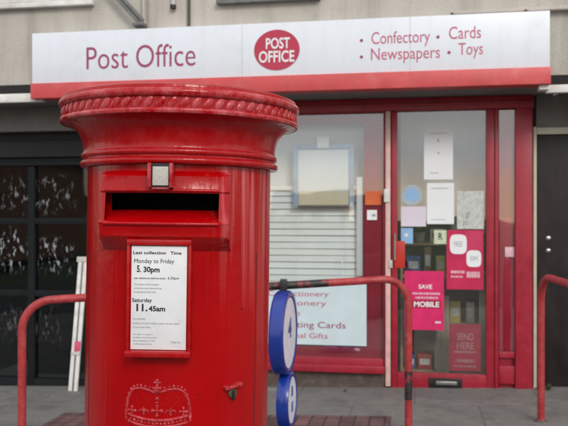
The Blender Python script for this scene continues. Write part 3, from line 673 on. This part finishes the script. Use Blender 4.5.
# shelf unit with goods
o = thing('shop_shelf', 'wooden shelf unit with goods seen through the door glass', 'shelf', (.35, .4, 0))
b = MB()
for z_ in (.05, .45, .85, 1.12): b.box(-.1, .85, .28, .62, z_, z_ + .025, .002)
b.box(-.12, -.10, .28, .62, 0, 1.32); b.box(.85, .87, .28, .62, 0, 1.32); b.box(-.1, .85, .63, .64, 0, 1.32); b.build('carcass', SHELF, o)
b = MB(); b.box(-.12, .87, .38, .395, 1.33, 2.6); b.build('reflection_panel', BACK, o)  # pale panel added to imitate sky reflected in the upper door glass
gc = [('yellow', (.5, .42, .10)), ('green', (.10, .22, .08)), ('cream', (.5, .46, .32)), ('brown', (.2, .09, .05)), ('red', (.4, .03, .02)), ('blue', (.05, .1, .3)), ('white', (.6, .6, .58))]
gm = {n_: mat(n_ + '_carton', c_, rough=.5, var=.25, vs=30) for n_, c_ in gc}
rn = random.Random(4); shelfw = {.075: 'bottom', .475: 'second', .875: 'third', 1.145: 'top'}
for z_, sn in shelfw.items():
    x_ = -.06; prev = 'shelf end'; idx = 0
    order = gc[:]; rn.shuffle(order)
    if z_ > 1.1: x_ = P(431, 240, .38)[0]
    for cn, _c in order[:7]:
        w_ = rn.uniform(.055, .12); h_ = rn.uniform(.12, .24) if z_ < 1.1 else rn.uniform(.10, .22)
        if x_ + w_ > .82: break
        t = thing('carton', '%s carton standing on the %s shelf inside the door' % (cn, sn), 'carton', (x_ + w_ / 2, .38, z_ + .001), rn.uniform(-.15, .15), 'cartons on the shop shelves')
        b = MB(); b.box(-w_ / 2, w_ / 2, -.07, .07, 0, h_, .003); b.build('box', gm[cn], t, local=True)
        b = MB(); b.box(-w_ * .35, w_ * .35, -.0715, -.0705, h_ * .3, h_ * .7); b.build('printed_panel', gm['white' if cn != 'white' else 'red'], t, local=True)
        x_ += w_ + rn.uniform(.01, .05)

# plant on the top shelf
pxp = P(420, 240, .40)[0]
t = thing('potted_plant', 'small yellow-green leafy plant in a cream pot on the top shelf inside the door', 'plant', (pxp, .40, 1.147))
b = MB(); b.lathe([(.035, 0), (.05, .07), (.053, .07), (.053, .08), (.045, .08)], 20); b.build('pot', CREAM, t, local=True)
b = MB(); rn = random.Random(12)
for k in range(46):
    a = rn.uniform(0, 2 * pi); el = rn.uniform(.1, 1.4); l = rn.uniform(.06, .13); d = Vector((cos(a) * cos(el), sin(a) * cos(el), sin(el)))
    p0 = Vector((0, 0, .075)); tip = p0 + d * l; sd_ = d.cross(Vector((0, 0, 1))).normalized() * .014; md = p0 + d * l * .6 + Vector((0, 0, .012))
    v_ = [b.bm.verts.new(q) for q in (p0, md - sd_, tip - Vector((0, 0, .01)), md + sd_)]; b.bm.faces.new(v_)
b.build('leaves', mat('plant_leaf', (.16, .20, .035), rough=.5, var=.4, vs=30), t, local=True)
# weed and leaf scraps at the foot of the walls
def weed(name, label, x, y, n, h, seed):
    t = thing(name, label, 'weed', (x, y, gz(x))); b = MB(); rn = random.Random(seed)
    for k in range(n):
        a = rn.uniform(0, 2 * pi); el = rn.uniform(.5, 1.4); l = rn.uniform(.5, 1) * h; d = Vector((cos(a) * cos(el), sin(a) * cos(el), sin(el)))
        sd_ = d.cross(Vector((0, 0, 1))).normalized() * h * .07; md = d * l * .55
        v_ = [b.bm.verts.new(q) for q in (Vector((0, 0, 0)), md - sd_, d * l - Vector((0, 0, .01)), md + sd_)]; b.bm.faces.new(v_)
    b.build('leaves', mat('weed_leaf', (.07, .10, .035), rough=.7, var=.4, vs=40), t, local=True)
weed('weed', 'small weed tuft growing by the dark door at the right', P(549, 380, -.09)[0], -.09, 26, .07, 3)
weed('weed', 'tiny weed growing at the foot of the brown riser under the window', P(345, 390, -.2)[0], -.19, 14, .045, 5)
# ------------------------------------------------------------------ fittings on the upper wall
yb = YW - .02
o = thing('wall_bracket', 'grey metal strut bracket fixed to the wall above the sign', 'bracket', (P(146, 26, yb)[0], YW, P(146, 26, yb)[1]))
def bar(mb, p, q, w, y0, y1):
    p, q = Vector((p[0], 0, p[1])), Vector((q[0], 0, q[1])); d = (q - p).normalized(); nn = Vector((-d.z, 0, d.x)) * w / 2
    mb.prism([((p + nn).x, (p + nn).z), ((q + nn).x, (q + nn).z), ((q - nn).x, (q - nn).z), ((p - nn).x, (p - nn).z)], y0, y1)
b = MB(); bar(b, P(101, -22, yb), P(143, 24.5, yb), .045, YW - .10, YW - .092); bar(b, P(106, -22, yb), P(147, 23, yb), .022, YW - .118, YW - .101)
b.build('strut', GREYP, o)
b = MB(); x_ = P(147.5, 10, yb)[0]; b.box(x_ - .016, x_ - .004, YW - .09, YW - .001, P(147, 27, yb)[1], P(147, -40, yb)[1], .002); b.build('upright', ZINC, o)
b = MB(); b.box(x_ - .09, x_ - .001, YW - .12, YW - .02, P(147, 28, yb)[1], P(147, 25, yb)[1], .003); b.build('foot_plate', GREYP, o)
o = thing('waste_pipe', 'short grey pipe end with black tip above the sign', 'pipe', (P(172, 5, yb)[0], YW, P(172, 8, yb)[1]))
x_ = P(172.5, 5, yb - .04)[0]
b = MB(); b.tube([(x_, YW - .045, P(172, 6, yb)[1]), (x_, YW - .045, P(172, -50, yb)[1])], .018, 14); b.build('pipe', ZINC, o)
b = MB(); b.tube([(x_, YW - .045, P(172, 9.5, yb)[1]), (x_, YW - .045, P(172, 6, yb)[1])], .024, 14); b.build('pipe_tip', BLACK, o)
o = thing('drainpipe', 'thin dark vertical pipe running down the wall to the sign', 'pipe', (P(189, 10, yb)[0], YW, P(189, 26, yb)[1]))
b = MB(); x_ = P(189, 10, yb)[0]; b.tube([(x_, YW - .016, P(189, 25.5, yb)[1]), (x_, YW - .016, 5.5)], .010, 12); b.build('pipe', mat('dark_pipe', (.05, .045, .04), rough=.5), o)
for (px, py, pl) in ((452, 11.5, 'left'), (526, 10.0, 'right')):
    x_, z_ = P(px, py, YS + .04)
    o = thing('sign_bolt', 'small rusty bolt on the top edge of the sign, the %s one of the pair' % ('left-hand' if pl == 'left' else 'right-hand'), 'bolt', (x_, YS + .05, szt + .001), 0, 'bolts on the sign top')
    b = MB(); b.lathe([(.022, 0), (.022, .008), (.012, .010), (.012, .024)], 6); b.build('shank', mat('rust', (.10, .06, .04), rough=.8), o, local=True)

# ------------------------------------------------------------------ leaning white A-board
fb = Vector((*[P(72.5, 398, -.22)[0]], -.22, 0)); tp = P(82.5, 258, -.10)
zf = gz(fb.x)
o = thing('folded_board', 'narrow white folded board leaning on the dark window behind the post box', 'board', (fb.x, -.22, zf))
def plank(name, x0, x1, yf, m, z0=0, z1=None, par=o, inset=0, th=.022):
    H = tp[1] - zf if z1 is None else z1
    lean = (tp[0] - fb.x) / (tp[1] - zf); ly = .13 / (tp[1] - zf)
    Mt = Matrix(((1, 0, lean, 0), (0, 1, ly, yf), (0, 0, 1, 0), (0, 0, 0, 1)))
    b = MB(); b.box(x0, x1, 0, th, z0, H, .003, M=Mt); return b.build(name, m, par, local=True)
p1 = plank('rail', -.04, -.008, 0, WHITE); p2 = plank('rail', .008, .04, 0, WHITE)
plank('panel', -.0075, .0075, .006, GREYP, z0=.06)
plank('cap', -.055, .045, -.004, ZINC, z0=tp[1] - zf - .035, z1=tp[1] - zf + .01, th=.035)
plank('pink_sticker', -.012, .04, -.003, mat('pink_sticker', (.6, .08, .16), rough=.5), z0=.33, z1=.41, th=.0015)
plank('cross_bar', -.04, .04, -.006, ZINC, z0=.295, z1=.325, th=.006)

# ------------------------------------------------------------------ hoop rails
def arc(c, a, b_, r, n=10):
    """points of a 90 degree bend: centre c, from direction a to direction b_"""
    return [c + (a * cos(t * pi / 2 / n) + b_ * sin(t * pi / 2 / n)) * r for t in range(n + 1)]
def hoop(name, label, A, B, zA, zB, R=.165, r=.0235, blacks=()):
    A, B = Vector(A), Vector(B); A.z = gz(A.x); B.z = gz(B.x)
    TA, TB = Vector((A.x, A.y, zA)), Vector((B.x, B.y, zB)); d = (TB - TA).normalized(); up = Vector((0, 0, 1))
    o = thing(name, label, 'railing', tuple(A))
    cA = TA + d * R - up * R; cB = TB - d * R - up * R
    pts = [A - up * .05, A + up * .3] + [A + up * (.3 + (cA.z - A.z - .3) * .5)] + arc(cA, -d, up, R) + [TA + d * (R + (TB - TA - d * 2 * R).length * k / 8) for k in range(1, 8)] + arc(cB, up, d, R) + [B + up * .4, B - up * .05]
    b = MB(); b.tube(pts, r, 20); b.build('tube', RAIL, o, ang=60)
    for (p, q) in blacks:
        p = TA.lerp(TB, p) if isinstance(p, float) else p; q = TA.lerp(TB, q) if isinstance(q, float) else q
        b = MB(); b.tube([p, p.lerp(q, .5), q], r + .0008, 20); b.build('black_paint', RAILB, o)
    for Q in (A, B):
        b = MB(); b.lathe([(r + .022, 0), (r + .018, .004), (r + .001, .010)], 24, M=Matrix.Translation(Q)); b.build('mortar_collar', RISER, o)
    return o, TA, TB
YA, YB = 4.35, 4.78
A = CW((22 - 284) / F * YA, YA); B = CW((408.5 - 284) / F * YB, YB)
zA = EYE - 83.5 * YA / F; zB = EYE - 60.0 * YB / F
Bg = Vector((B.x, B.y, gz(B.x)))
rail, TA, TB = hoop('handrail', 'long red tubular hoop rail passing behind the post box, its paint worn black in places', A, B, zA, zB,
     blacks=((.60, .775), (Vector((B.x, B.y, .205)), Vector((B.x, B.y, .385)))))
YC = 4.97
A = CW((541 - 284) / F * YC, YC); B = CW((579 - 284) / F * 4.30, 4.30)
hoop('handrail', 'short red tubular hoop rail at the right edge beside the dark door', A, B, EYE - 57.5 * YC / F, EYE - 59.5 * YC / F, R=.17)

# ------------------------------------------------------------------ blue double disc sign hanging on the long rail
pt = TA.lerp(TB, .66)
best = min((abs(( (TA.lerp(TB, k / 1000) - Vector((0, -D0, 0))).dot(Vector((cos(PHI), sin(PHI), 0))) / (TA.lerp(TB, k / 1000) - Vector((0, -D0, 0))).dot(Vector((-sin(PHI), cos(PHI), 0))) ) * F + 4), k) for k in range(1001))[1]
pt = TA.lerp(TB, best / 1000)
fw = Vector((-sin(PHI), cos(PHI), 0)); rt = Vector((cos(PHI), sin(PHI), 0))
pt = pt - fw * .06
Yp = (pt - Vector((0, -D0, 0))).dot(fw)
o = thing('disc_sign', 'blue rimmed sign with two white round faces seen edge on, beside the post box', 'sign', (pt.x, pt.y, gz(pt.x)))
ad = (rt * cos(radians(11)) - fw * sin(radians(11))).normalized()          # axis of the discs
def disc(pxc, pyc, hpx, th, marks):
    R_ = hpx / 2 * Yp / F
    c = Vector((0, -D0, 0)) + fw * Yp + rt * ((pxc - 284) / F * Yp); c.z = EYE + (218 - pyc) / F * Yp
    Rm = ad.to_track_quat('Z', 'Y').to_matrix().to_4x4()
    Mt = Matrix.Translation(c) @ Rm
    b = MB(); b.lathe([(R_ * .80, -th / 2), (R_ * .96, -th / 2), (R_, -th / 2 + .012), (R_, th / 2 - .012), (R_ * .97, th / 2), (R_ * .88, th / 2), (R_ * .84, th / 2 - .008), (R_ * .2, th / 2 - .008)], 64, M=Mt)
    d = b.build('disc', BLUE, o)
    for sgn in (1, -1):
        b = MB(); zf_ = (th / 2 - .006) if sgn > 0 else -(th / 2 + .002)
        b.lathe([(R_ * (.83 if sgn > 0 else .78), zf_ - .001), (R_ * (.83 if sgn > 0 else .78), zf_ + .001)], 48, M=Mt); b.build('face', FACE, d)
    # printing on the street-side face
    e1 = ad.cross(Vector((0, 0, 1))).normalized() * -1        # reading direction
    for (s_, fx, fz, fh, fw_) in marks:
        def mp_(v, c=c, e1=e1, th=th): return c + e1 * v.x + Vector((0, 0, v.z)) + ad * (th / 2 - .0045 - v.y)
        text(s_, (fx - fw_) * R_, (fx + fw_) * R_, fz * R_, fh * R_, 0, BLUEI, d, Mx=mp_, bold=.02)
    return c, R_
c1, R1 = disc(283.6, 332.5, 84, .085, (('4', 0, -.12, .46, .22),))
c2, R2 = disc(287.0, 399.5, 55, .072, (('8', 0, .14, .36, .16), ('8', 0, -.42, .36, .16)))
b = MB(); b.tube([c1 + Vector((0, 0, R1 - .01)), Vector((c1.x, c1.y, pt.z - .03))], .014, 12)
b.box(-.022, .022, -.022, .10, -.035, .040, .004, M=Matrix.Translation(Vector((c1.x, c1.y, pt.z))) @ Matrix.Rotation(PHI, 4, 'Z')); b.build('clamp', BLACK, o)
b = MB(); b.tube([c2 - Vector((0, 0, R2 - .01)), Vector((c2.x, c2.y, gz(pt.x) + .02))], .02, 14); b.build('post', BLUE, o)
b = MB(); b.lathe([(.2, 0), (.2, .02), (.17, .045), (.03, .06)], 40, M=Matrix.Translation((c2.x, c2.y, gz(pt.x)))); b.build('base', BLUE, o)

# ------------------------------------------------------------------ the post box
bc = CW((177 - 284) / F * 1.95 + .0, 1.95); G0 = gz(bc.x)
pb = thing('post_box', 'large red cast iron pillar post box with collection times plate in the foreground', 'post box', (bc.x, bc.y, 0), radians(8.6))
pb.rotation_euler = (0, radians(.75), radians(8.6)); pb.location.x -= .0105
WL[pb.name] = (0, 0, 0)
RB = .2315
hz = [G0 + .30, 1.0, 1.20, 1.332, 1.345, 1.36, 1.38, 1.395, 1.41, 1.42, 1.45, 1.472]
def skip(th, z): th = (th + 180) % 360 - 180; return abs(th) < 33 and 1.332 < z < 1.42
b = MB(); b.lathe([(RB, z) for z in hz], 160, skip=skip, cap=False)
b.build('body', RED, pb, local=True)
b = MB(); b.lathe([(.262, G0 - .02), (.262, G0 + .235), (.258, G0 + .245), (.246, G0 + .26), (.246, G0 + .285), (RB - .002, G0 + .301)], 128); b.build('plinth', BLACK, pb, local=True)
# cap: collar mouldings, cavetto and drum
prof = [(.2314, 1.4725), (.247, 1.4735), (.2505, 1.478), (.2505, 1.484), (.247, 1.4885), (.2425, 1.490), (.2425, 1.4945), (.2465, 1.496), (.2480, 1.500), (.2475, 1.5055), (.2435, 1.509), (.2425, 1.514)]
for i in range(1, 13):
    t = i / 12; a = t * pi / 2
    prof.append((.2425 + .047 * (1 - cos(a)) + .004 * t, 1.514 + .066 * sin(a) ** .9))
prof += [(.2945, 1.5805), (.2985, 1.583), (.3005, 1.587), (.2985, 1.591), (.2935, 1.5925)]
prof += [(.2935, 1.617), (.2980, 1.6185), (.3020, 1.622), (.3030, 1.628), (.3010, 1.634), (.2960, 1.6365), (.2960, 1.640), (.2945, 1.6445), (.285, 1.648), (.22, 1.658), (.12, 1.666), (.0, 1.668)]
b = MB(); b.lathe([(max(r, .001), z) for r, z in prof], 192, cap=False); cap = b.build('cap', REDM, pb, local=True, ang=50)
# repeating cast ornament round the drum
b = MB(); N = 70
for i in range(N):
    a = i * 2 * pi / N
    Mt = Matrix.Rotation(a, 4, 'Z') @ Matrix.Translation((0, -.2935, 1.605))
    sh = Matrix.Identity(4); sh[0][2] = .45
    b.ball((0, 0, 0), (.0108, .0046, .0146), M=Mt @ sh, seg=14)
b.build('cast_ornament', REDF, cap, local=True, ang=60)
b = MB(); b.lathe([(.2982, 1.5812), (.3012, 1.5868), (.2990, 1.5915), (.2936, 1.5932)], 192, cap=False)
b.lathe([(.2936, 1.6165), (.2985, 1.6180), (.3025, 1.6218), (.3036, 1.628), (.3014, 1.6345), (.2965, 1.637)], 192, cap=False)
b.build('bead', REDF, cap, local=True, ang=60)
# aperture surround, flatter than the drum of the box
HW = .148; zT, zB2 = 1.449, 1.303; SW = .130; s0, s1 = 1.343, 1.4065
def fy(x, z=None, o_=0):
    base = .2555 - (.42 - sqrt(.42 ** 2 - x * x))
    return -(base + o_)
def body_y(x): return -sqrt(RB * RB - x * x) + .002
xs = [-HW, -HW + .006] + [-.005 - SW + 2 * SW * i / 26 for i in range(27)] + [HW - .006, HW]
def prj(z):                                # projection grows slightly to the lower lip
    if z >= 1.43: return -.012 + .0
    return -.012 + .014 * min(1, (1.43 - z) / .09)
zs = [zB2, zB2 + .006, 1.322, s0 - .004, s0, s1, s1 + .004, 1.43, zT - .004, zT]
bm = bmesh.new(); grid = {}
def vtx(i, j):
    k = (i, j)
    if k not in grid:
        x, z = xs[i], zs[j]; e = 0
        if i in (0, len(xs) - 1) or j in (0, len(zs) - 1): e = -.004
        if j in (3,) : e = .004
        if j in (6,) : e = .003
        grid[k] = bm.verts.new((x, fy(x, z, prj(z) + e), z))
    return grid[k]
for i in range(len(xs) - 1):
    for j in range(len(zs) - 1):
        if 2 <= i < len(xs) - 3 and zs[j] >= s0 - 1e-6 and zs[j + 1] <= s1 + 1e-6: continue
        bm.faces.new((vtx(i, j), vtx(i + 1, j), vtx(i + 1, j + 1), vtx(i, j + 1)))
# outer returns to the body
for j in range(len(zs) - 1):
    for i in (0, len(xs) - 1):
        x = xs[i]; a = bm.verts.new((x, body_y(x), zs[j])); c = bm.verts.new((x, body_y(x), zs[j + 1])); bm.faces.new((vtx(i, j), vtx(i, j + 1), c, a))
for i in range(len(xs) - 1):
    for j, dz_ in ((0, -.030), (len(zs) - 1, .010)):
        a = bm.verts.new((xs[i], body_y(xs[i]), zs[j] + dz_)); c = bm.verts.new((xs[i + 1], body_y(xs[i + 1]), zs[j] + dz_)); bm.faces.new((vtx(i, j), vtx(i + 1, j), c, a))
# slot reveals: head, sloped sill, cheeks
jb = zs.index(s0); jt = zs.index(s1); i0, i1 = 2, len(xs) - 3
for i in range(i0, i1):
    a = bm.verts.new((xs[i], fy(xs[i]) + .075, s0 + .026)); c = bm.verts.new((xs[i + 1], fy(xs[i + 1]) + .075, s0 + .026)); bm.faces.new((vtx(i, jb), vtx(i + 1, jb), c, a))
    a = bm.verts.new((xs[i], fy(xs[i]) + .075, s1 + .002)); c = bm.verts.new((xs[i + 1], fy(xs[i + 1]) + .075, s1 + .002)); bm.faces.new((vtx(i, jt), vtx(i + 1, jt), c, a))
for i in (i0, i1):
    a = bm.verts.new((xs[i] * 1.16, fy(xs[i]) + .075, s0 + .026)); c = bm.verts.new((xs[i] * 1.16, fy(xs[i]) + .075, s1 + .002)); bm.faces.new((vtx(i, jb), vtx(i, jt), c, a))
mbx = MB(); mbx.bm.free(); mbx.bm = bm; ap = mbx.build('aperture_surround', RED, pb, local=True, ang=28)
b = MB(); b.box(-.165, .165, -.158, -.02, 1.33, 1.42)  # near-black liner added; the slot's shade is put into its colour
fs = [f for f in b.bm.faces if f.normal.y < -.9 or f.calc_center_median().y < -.15]
bmesh.ops.delete(b.bm, geom=fs, context='FACES'); b.build('slot_shade_liner', DARKIN, ap, local=True)
# raised border ledges of the slot
b = MB(); 
for (z, rr, e) in ((s1 + .006, .0042, .002), (s0 - .006, .0042, .004)):
    b.tube([(x, fy(x, z, prj(z) + e), z) for x in [-.005 - SW + 2 * SW * i / 24 for i in range(25)]], rr, 10)
b.build('slot_bead', REDM, ap, local=True, ang=70)
# tab plate with its holder
b = MB(); b.box(-.031, -.0235, -.272, -.235, 1.418, 1.4725, .0015); b.box(.0175, .025, -.272, -.235, 1.418, 1.4725, .0015); b.box(-.0233, .0173, -.262, -.235, 1.414, 1.4185, .001)
th_ = b.build('tab_holder', REDF, pb, local=True)
b = MB(); b.box(-.0232, .0172, -.2600, -.235, 1.419, 1.4722); b.build('holder_back', BLACK, th_, local=True)
b = MB(); b.box(-.0210, .0150, -.2645, -.2602, 1.4225, 1.465, .0015); b.build('tab', ZINC, th_, local=True)
# collection plate
px0 = -.006
b = MB(); b.box(px0 - .073, px0 + .073, -.246, -.19, 1.040, 1.301, .003)
b.box(px0 - .073, px0 - .0655, -.253, -.245, 1.046, 1.301, .003); b.box(px0 + .0655, px0 + .073, -.253, -.245, 1.046, 1.301, .003)
b.box(px0 - .073, px0 + .073, -.255, -.245, 1.2885, 1.302, .003); b.box(px0 - .0745, px0 + .0745, -.263, -.235, 1.038, 1.0525, .004)
fp = b.build('notice_frame', REDM, pb, local=True)
cx0, cx1, cz0, cz1 = px0 - .0625, px0 + .0625, 1.054, 1.287
b = MB(); b.box(cx0, cx1, -.2485, -.2465, cz0, cz1, .0006); plate = b.build('notice_plate', ENAMEL, fp, local=True)
def pt_(s, fx0, fx1, py, hpx, m=INK, bold=0.0):      # fractions of plate width, picture rows
    z = 1.35 - (py - 218) * 1.70 / F; text(s, cx0 + fx0 * (cx1 - cx0), cx0 + fx1 * (cx1 - cx0), z, hpx * 1.70 / F, -.2487, m, plate, local=True, ext=.0003, bold=bold)
pt_('Last collection', .03, .62, 254.3, 3.0, INK, .02); pt_('Time', .70, .90, 254.3, 3.0, INK, .02)
pt_('Monday to Friday', .05, .77, 263.2, 4.2, INK, 0)
pt_('5.', .10, .17, 272.2, 6.4, INK, .03); pt_('30pm', .22, .51, 272.2, 5.2, INK, .03)
pt_('Saturday', .02, .38, 302.3, 3.7, INK, .015)
pt_('11.', .10, .30, 311.3, 7.0, INK, .03); pt_('45am', .32, .62, 311.3, 5.0, INK, .03)
for (tx, f0, f1, py, hp, mm) in (('Later collections are made from the box', .05, .62, 279.3, 2.0, INK), ('6.30pm', .66, .86, 279.3, 2.6, INK),
        ('This postbox will be emptied', .05, .50, 285.4, 1.7, INKG), ('by the time shown above and may', .05, .56, 289.2, 1.7, INKG), ('be emptied at other times', .05, .45, 293, 1.7, INKG),
        ('No collection', .04, .26, 320, 1.8, INKG), ('Sunday and public holidays, please see the notices', .04, .88, 324.4, 1.8, INKG), ('in your local office', .04, .36, 328.4, 1.8, INKG),
        ('For help or to report a', .05, .40, 335.4, 1.6, INKG), ('problem with this postbox', .05, .48, 338.6, 1.6, INKG), ('please telephone or write', .05, .44, 341.8, 1.6, INKG), ('to the postal service', .05, .38, 345, 1.6, INKG), ('Thank you', .72, .90, 343, 1.8, INKG)):
    pt_(tx, f0, f1, py, hp, mm)
# lock
la = radians(42); Ml = Matrix.Rotation(la, 4, 'Z')
b = MB(); b.box(-.026, .022, -.014, .006, -.004, .004, .002, M=Ml @ Matrix.Translation((0, -RB, .960)) @ Matrix.Rotation(radians(-7), 4, 'Y')); b.build('lock_hood', REDF, pb, local=True)
b = MB(); b.lathe([(.012, 0), (.012, .006), (.010, .008), (.006, .008)], 24, M=Ml @ Matrix.Translation((0, -RB + .002, .942)) @ Matrix.Rotation(radians(90), 4, 'X')); lk = b.build('lock', BRASS, pb, local=True)
b = MB(); b.box(-.003, .003, -RB - .009, -RB - .004, .926, .948, .001, M=Ml); b.build('keyhole', BLACK, lk, local=True)
# door joint lines
b = MB()
for a in (-58, 62):
    b.box(-.0012, .0012, -RB - .0006, -RB + .002, G0 + .33, 1.27, M=Matrix.Rotation(radians(a), 4, 'Z'))
b.box(-.0012, .0012, -RB - .0006, -RB + .002, 0, .001)
b.build('door_joint', mat('joint_shadow_paint', (.10, .004, .006), rough=.6), pb, local=True)
# royal cypher: crown above E II R, cast in relief
def cyl(x, z, o_=.0): a = (x - .010) / RB; return Vector(((RB + o_) * sin(a), -(RB + o_) * cos(a), z))
b = MB(); zc0 = .984; wc = .080
def dot(x, z, r=.0035, d=.003):
    r *= 1.08; d *= .8
    b.ball(cyl(x, z, .0002), (r, d, r), M=Matrix.Rotation(x / RB, 4, 'Z').to_3x3().to_4x4(), seg=8)
def stroke(pts, r=.0030): b.tube([cyl(x, z, -.0018) for x, z in pts], r * 1.3, 8)
def patee(x, z, s_):
    for a in range(4):
        dx, dz = sin(a * pi / 2), cos(a * pi / 2)
        for t, w_ in ((.35, .0022), (.7, .0030), (1.0, .0036)):
            dot(x + dx * .0085 * s_ * t, z + dz * .0085 * s_ * t, w_ * s_)
    dot(x, z, .0028 * s_, .004)
def fleur(x, z, s_):
    for t, w_ in ((-.4, .0026), (0, .0030), (.5, .0038), (1.0, .0030), (1.35, .0016)): dot(x, z + .0095 * t * s_, w_ * s_)
    for g in (-1, 1):
        for t in range(5): dot(x + g * (.002 + .0022 * t) * s_, z + (.004 + .0035 * sin(t * .8)) * s_, .0022 * s_)
# orb and cross
for (x, z) in ((0, 0), (-.006, -.006), (.006, -.006), (0, -.006), (0, -.012)): dot(x, zc0 + z - .002, .0034)
stroke([(-.011, zc0 - .021), (.011, zc0 - .021)], .0045); dot(0, zc0 - .026, .008)
for sg in (-1, 1):
    arch = [(sg * (.006 + .070 * sin(t * pi / 2 / 10) ** 1.0), zc0 - .030 + .012 * sin(t * pi / 10) - .066 * (t / 10) ** 3.2) for t in range(11)]
    stroke(arch, .0032)
    for k, (x, z) in enumerate(arch[1:10]): dot(x, z + .006, .0034)
    fleur(sg * .031, zc0 - .078, 1.0); patee(sg * .060, zc0 - .074, .95)
    # folds of the cap inside the arches
    for q in (.020, .044):
        stroke([(sg * (q + .006 * sin(t * .9)), zc0 - .040 - .004 * t) for t in range(6)], .0014)
patee(0, zc0 - .072, 1.25); dot(0, zc0 - .045, .0050); dot(0, zc0 - .054, .0036)
for o2, rr in ((-.094, .0036), (-.109, .0034)):
    stroke([(x, zc0 + o2 + 2.2 * x * x) for x in [-.070 + .140 * i / 16 for i in range(17)]], rr)
for i in range(15):
    x = -.063 + .126 * i / 14; dot(x, zc0 - .1015 + 2.2 * x * x, .0040 if i % 2 else .0030)
cy = b.build('royal_cypher', REDE, pb, local=True, ang=70)
for (s_, a_, b_, h_) in (('E', -.075, -.035, .062), ('II', -.014, .014, .030), ('R', .035, .080, .062)):
    text(s_, a_, b_, .790, h_, 0, REDE, cy, local=True, ext=.004, Mx=lambda v: cyl(v.x, v.z, -v.y - .0015), bold=.01)

# ------------------------------------------------------------------ across the street (seen only in reflections; close ones added to darken them)
BRK = mat('unseen_house_brick', (.26, .13, .08), rough=.9, var=.2, vs=2); SLT = mat('unseen_house_slate', (.07, .07, .08), rough=.7)
for i, (x, y_h, lab) in enumerate(((-66, -120, 'unseen distant brick house, westernmost beyond the far field'), (-18, -120, 'unseen distant brick house, second from the west'), (30, -120, 'unseen distant brick house, third from the west'), (78, -120, 'unseen distant brick house, easternmost'),
        (-22, -21, 'unseen brick house added close across the road on the west side, nearer the gap'), (-35.5, -21, 'unseen brick house added close across the road on the west side, farther from the gap'),
        (17, -21, 'unseen brick house added close across the road on the east side, nearer the gap'), (30.5, -21, 'unseen brick house added close across the road on the east side, farther from the gap'))):
    t = thing('unseen_brick_house', lab, 'house', (x, y_h, -.2), 0, 'unseen houses across the road')
    b = MB(); b.box(-6, 6, -8, 0, -.3, 4.2); b.build('wall', BRK, t, local=True)
    b = MB()
    a = [(-6.3, .4, 4.2), (6.3, .4, 4.2), (6.3, -8.4, 4.2), (-6.3, -8.4, 4.2), (-6.3, -4, 6.6), (6.3, -4, 6.6)]
    V = [b.bm.verts.new(p) for p in a]
    for f in ((0, 1, 5, 4), (2, 3, 4, 5), (0, 4, 3), (1, 2, 5), (3, 2, 1, 0)): b.bm.faces.new([V[k] for k in f])
    b.build('roof', SLT, t, local=True)
    for wx in (-4, 0, 4):
        b = MB(); b.box(wx - .8, wx + .8, -.02, .05, 1.0, 2.6, .02); b.build('window', WHITE, t, local=True)
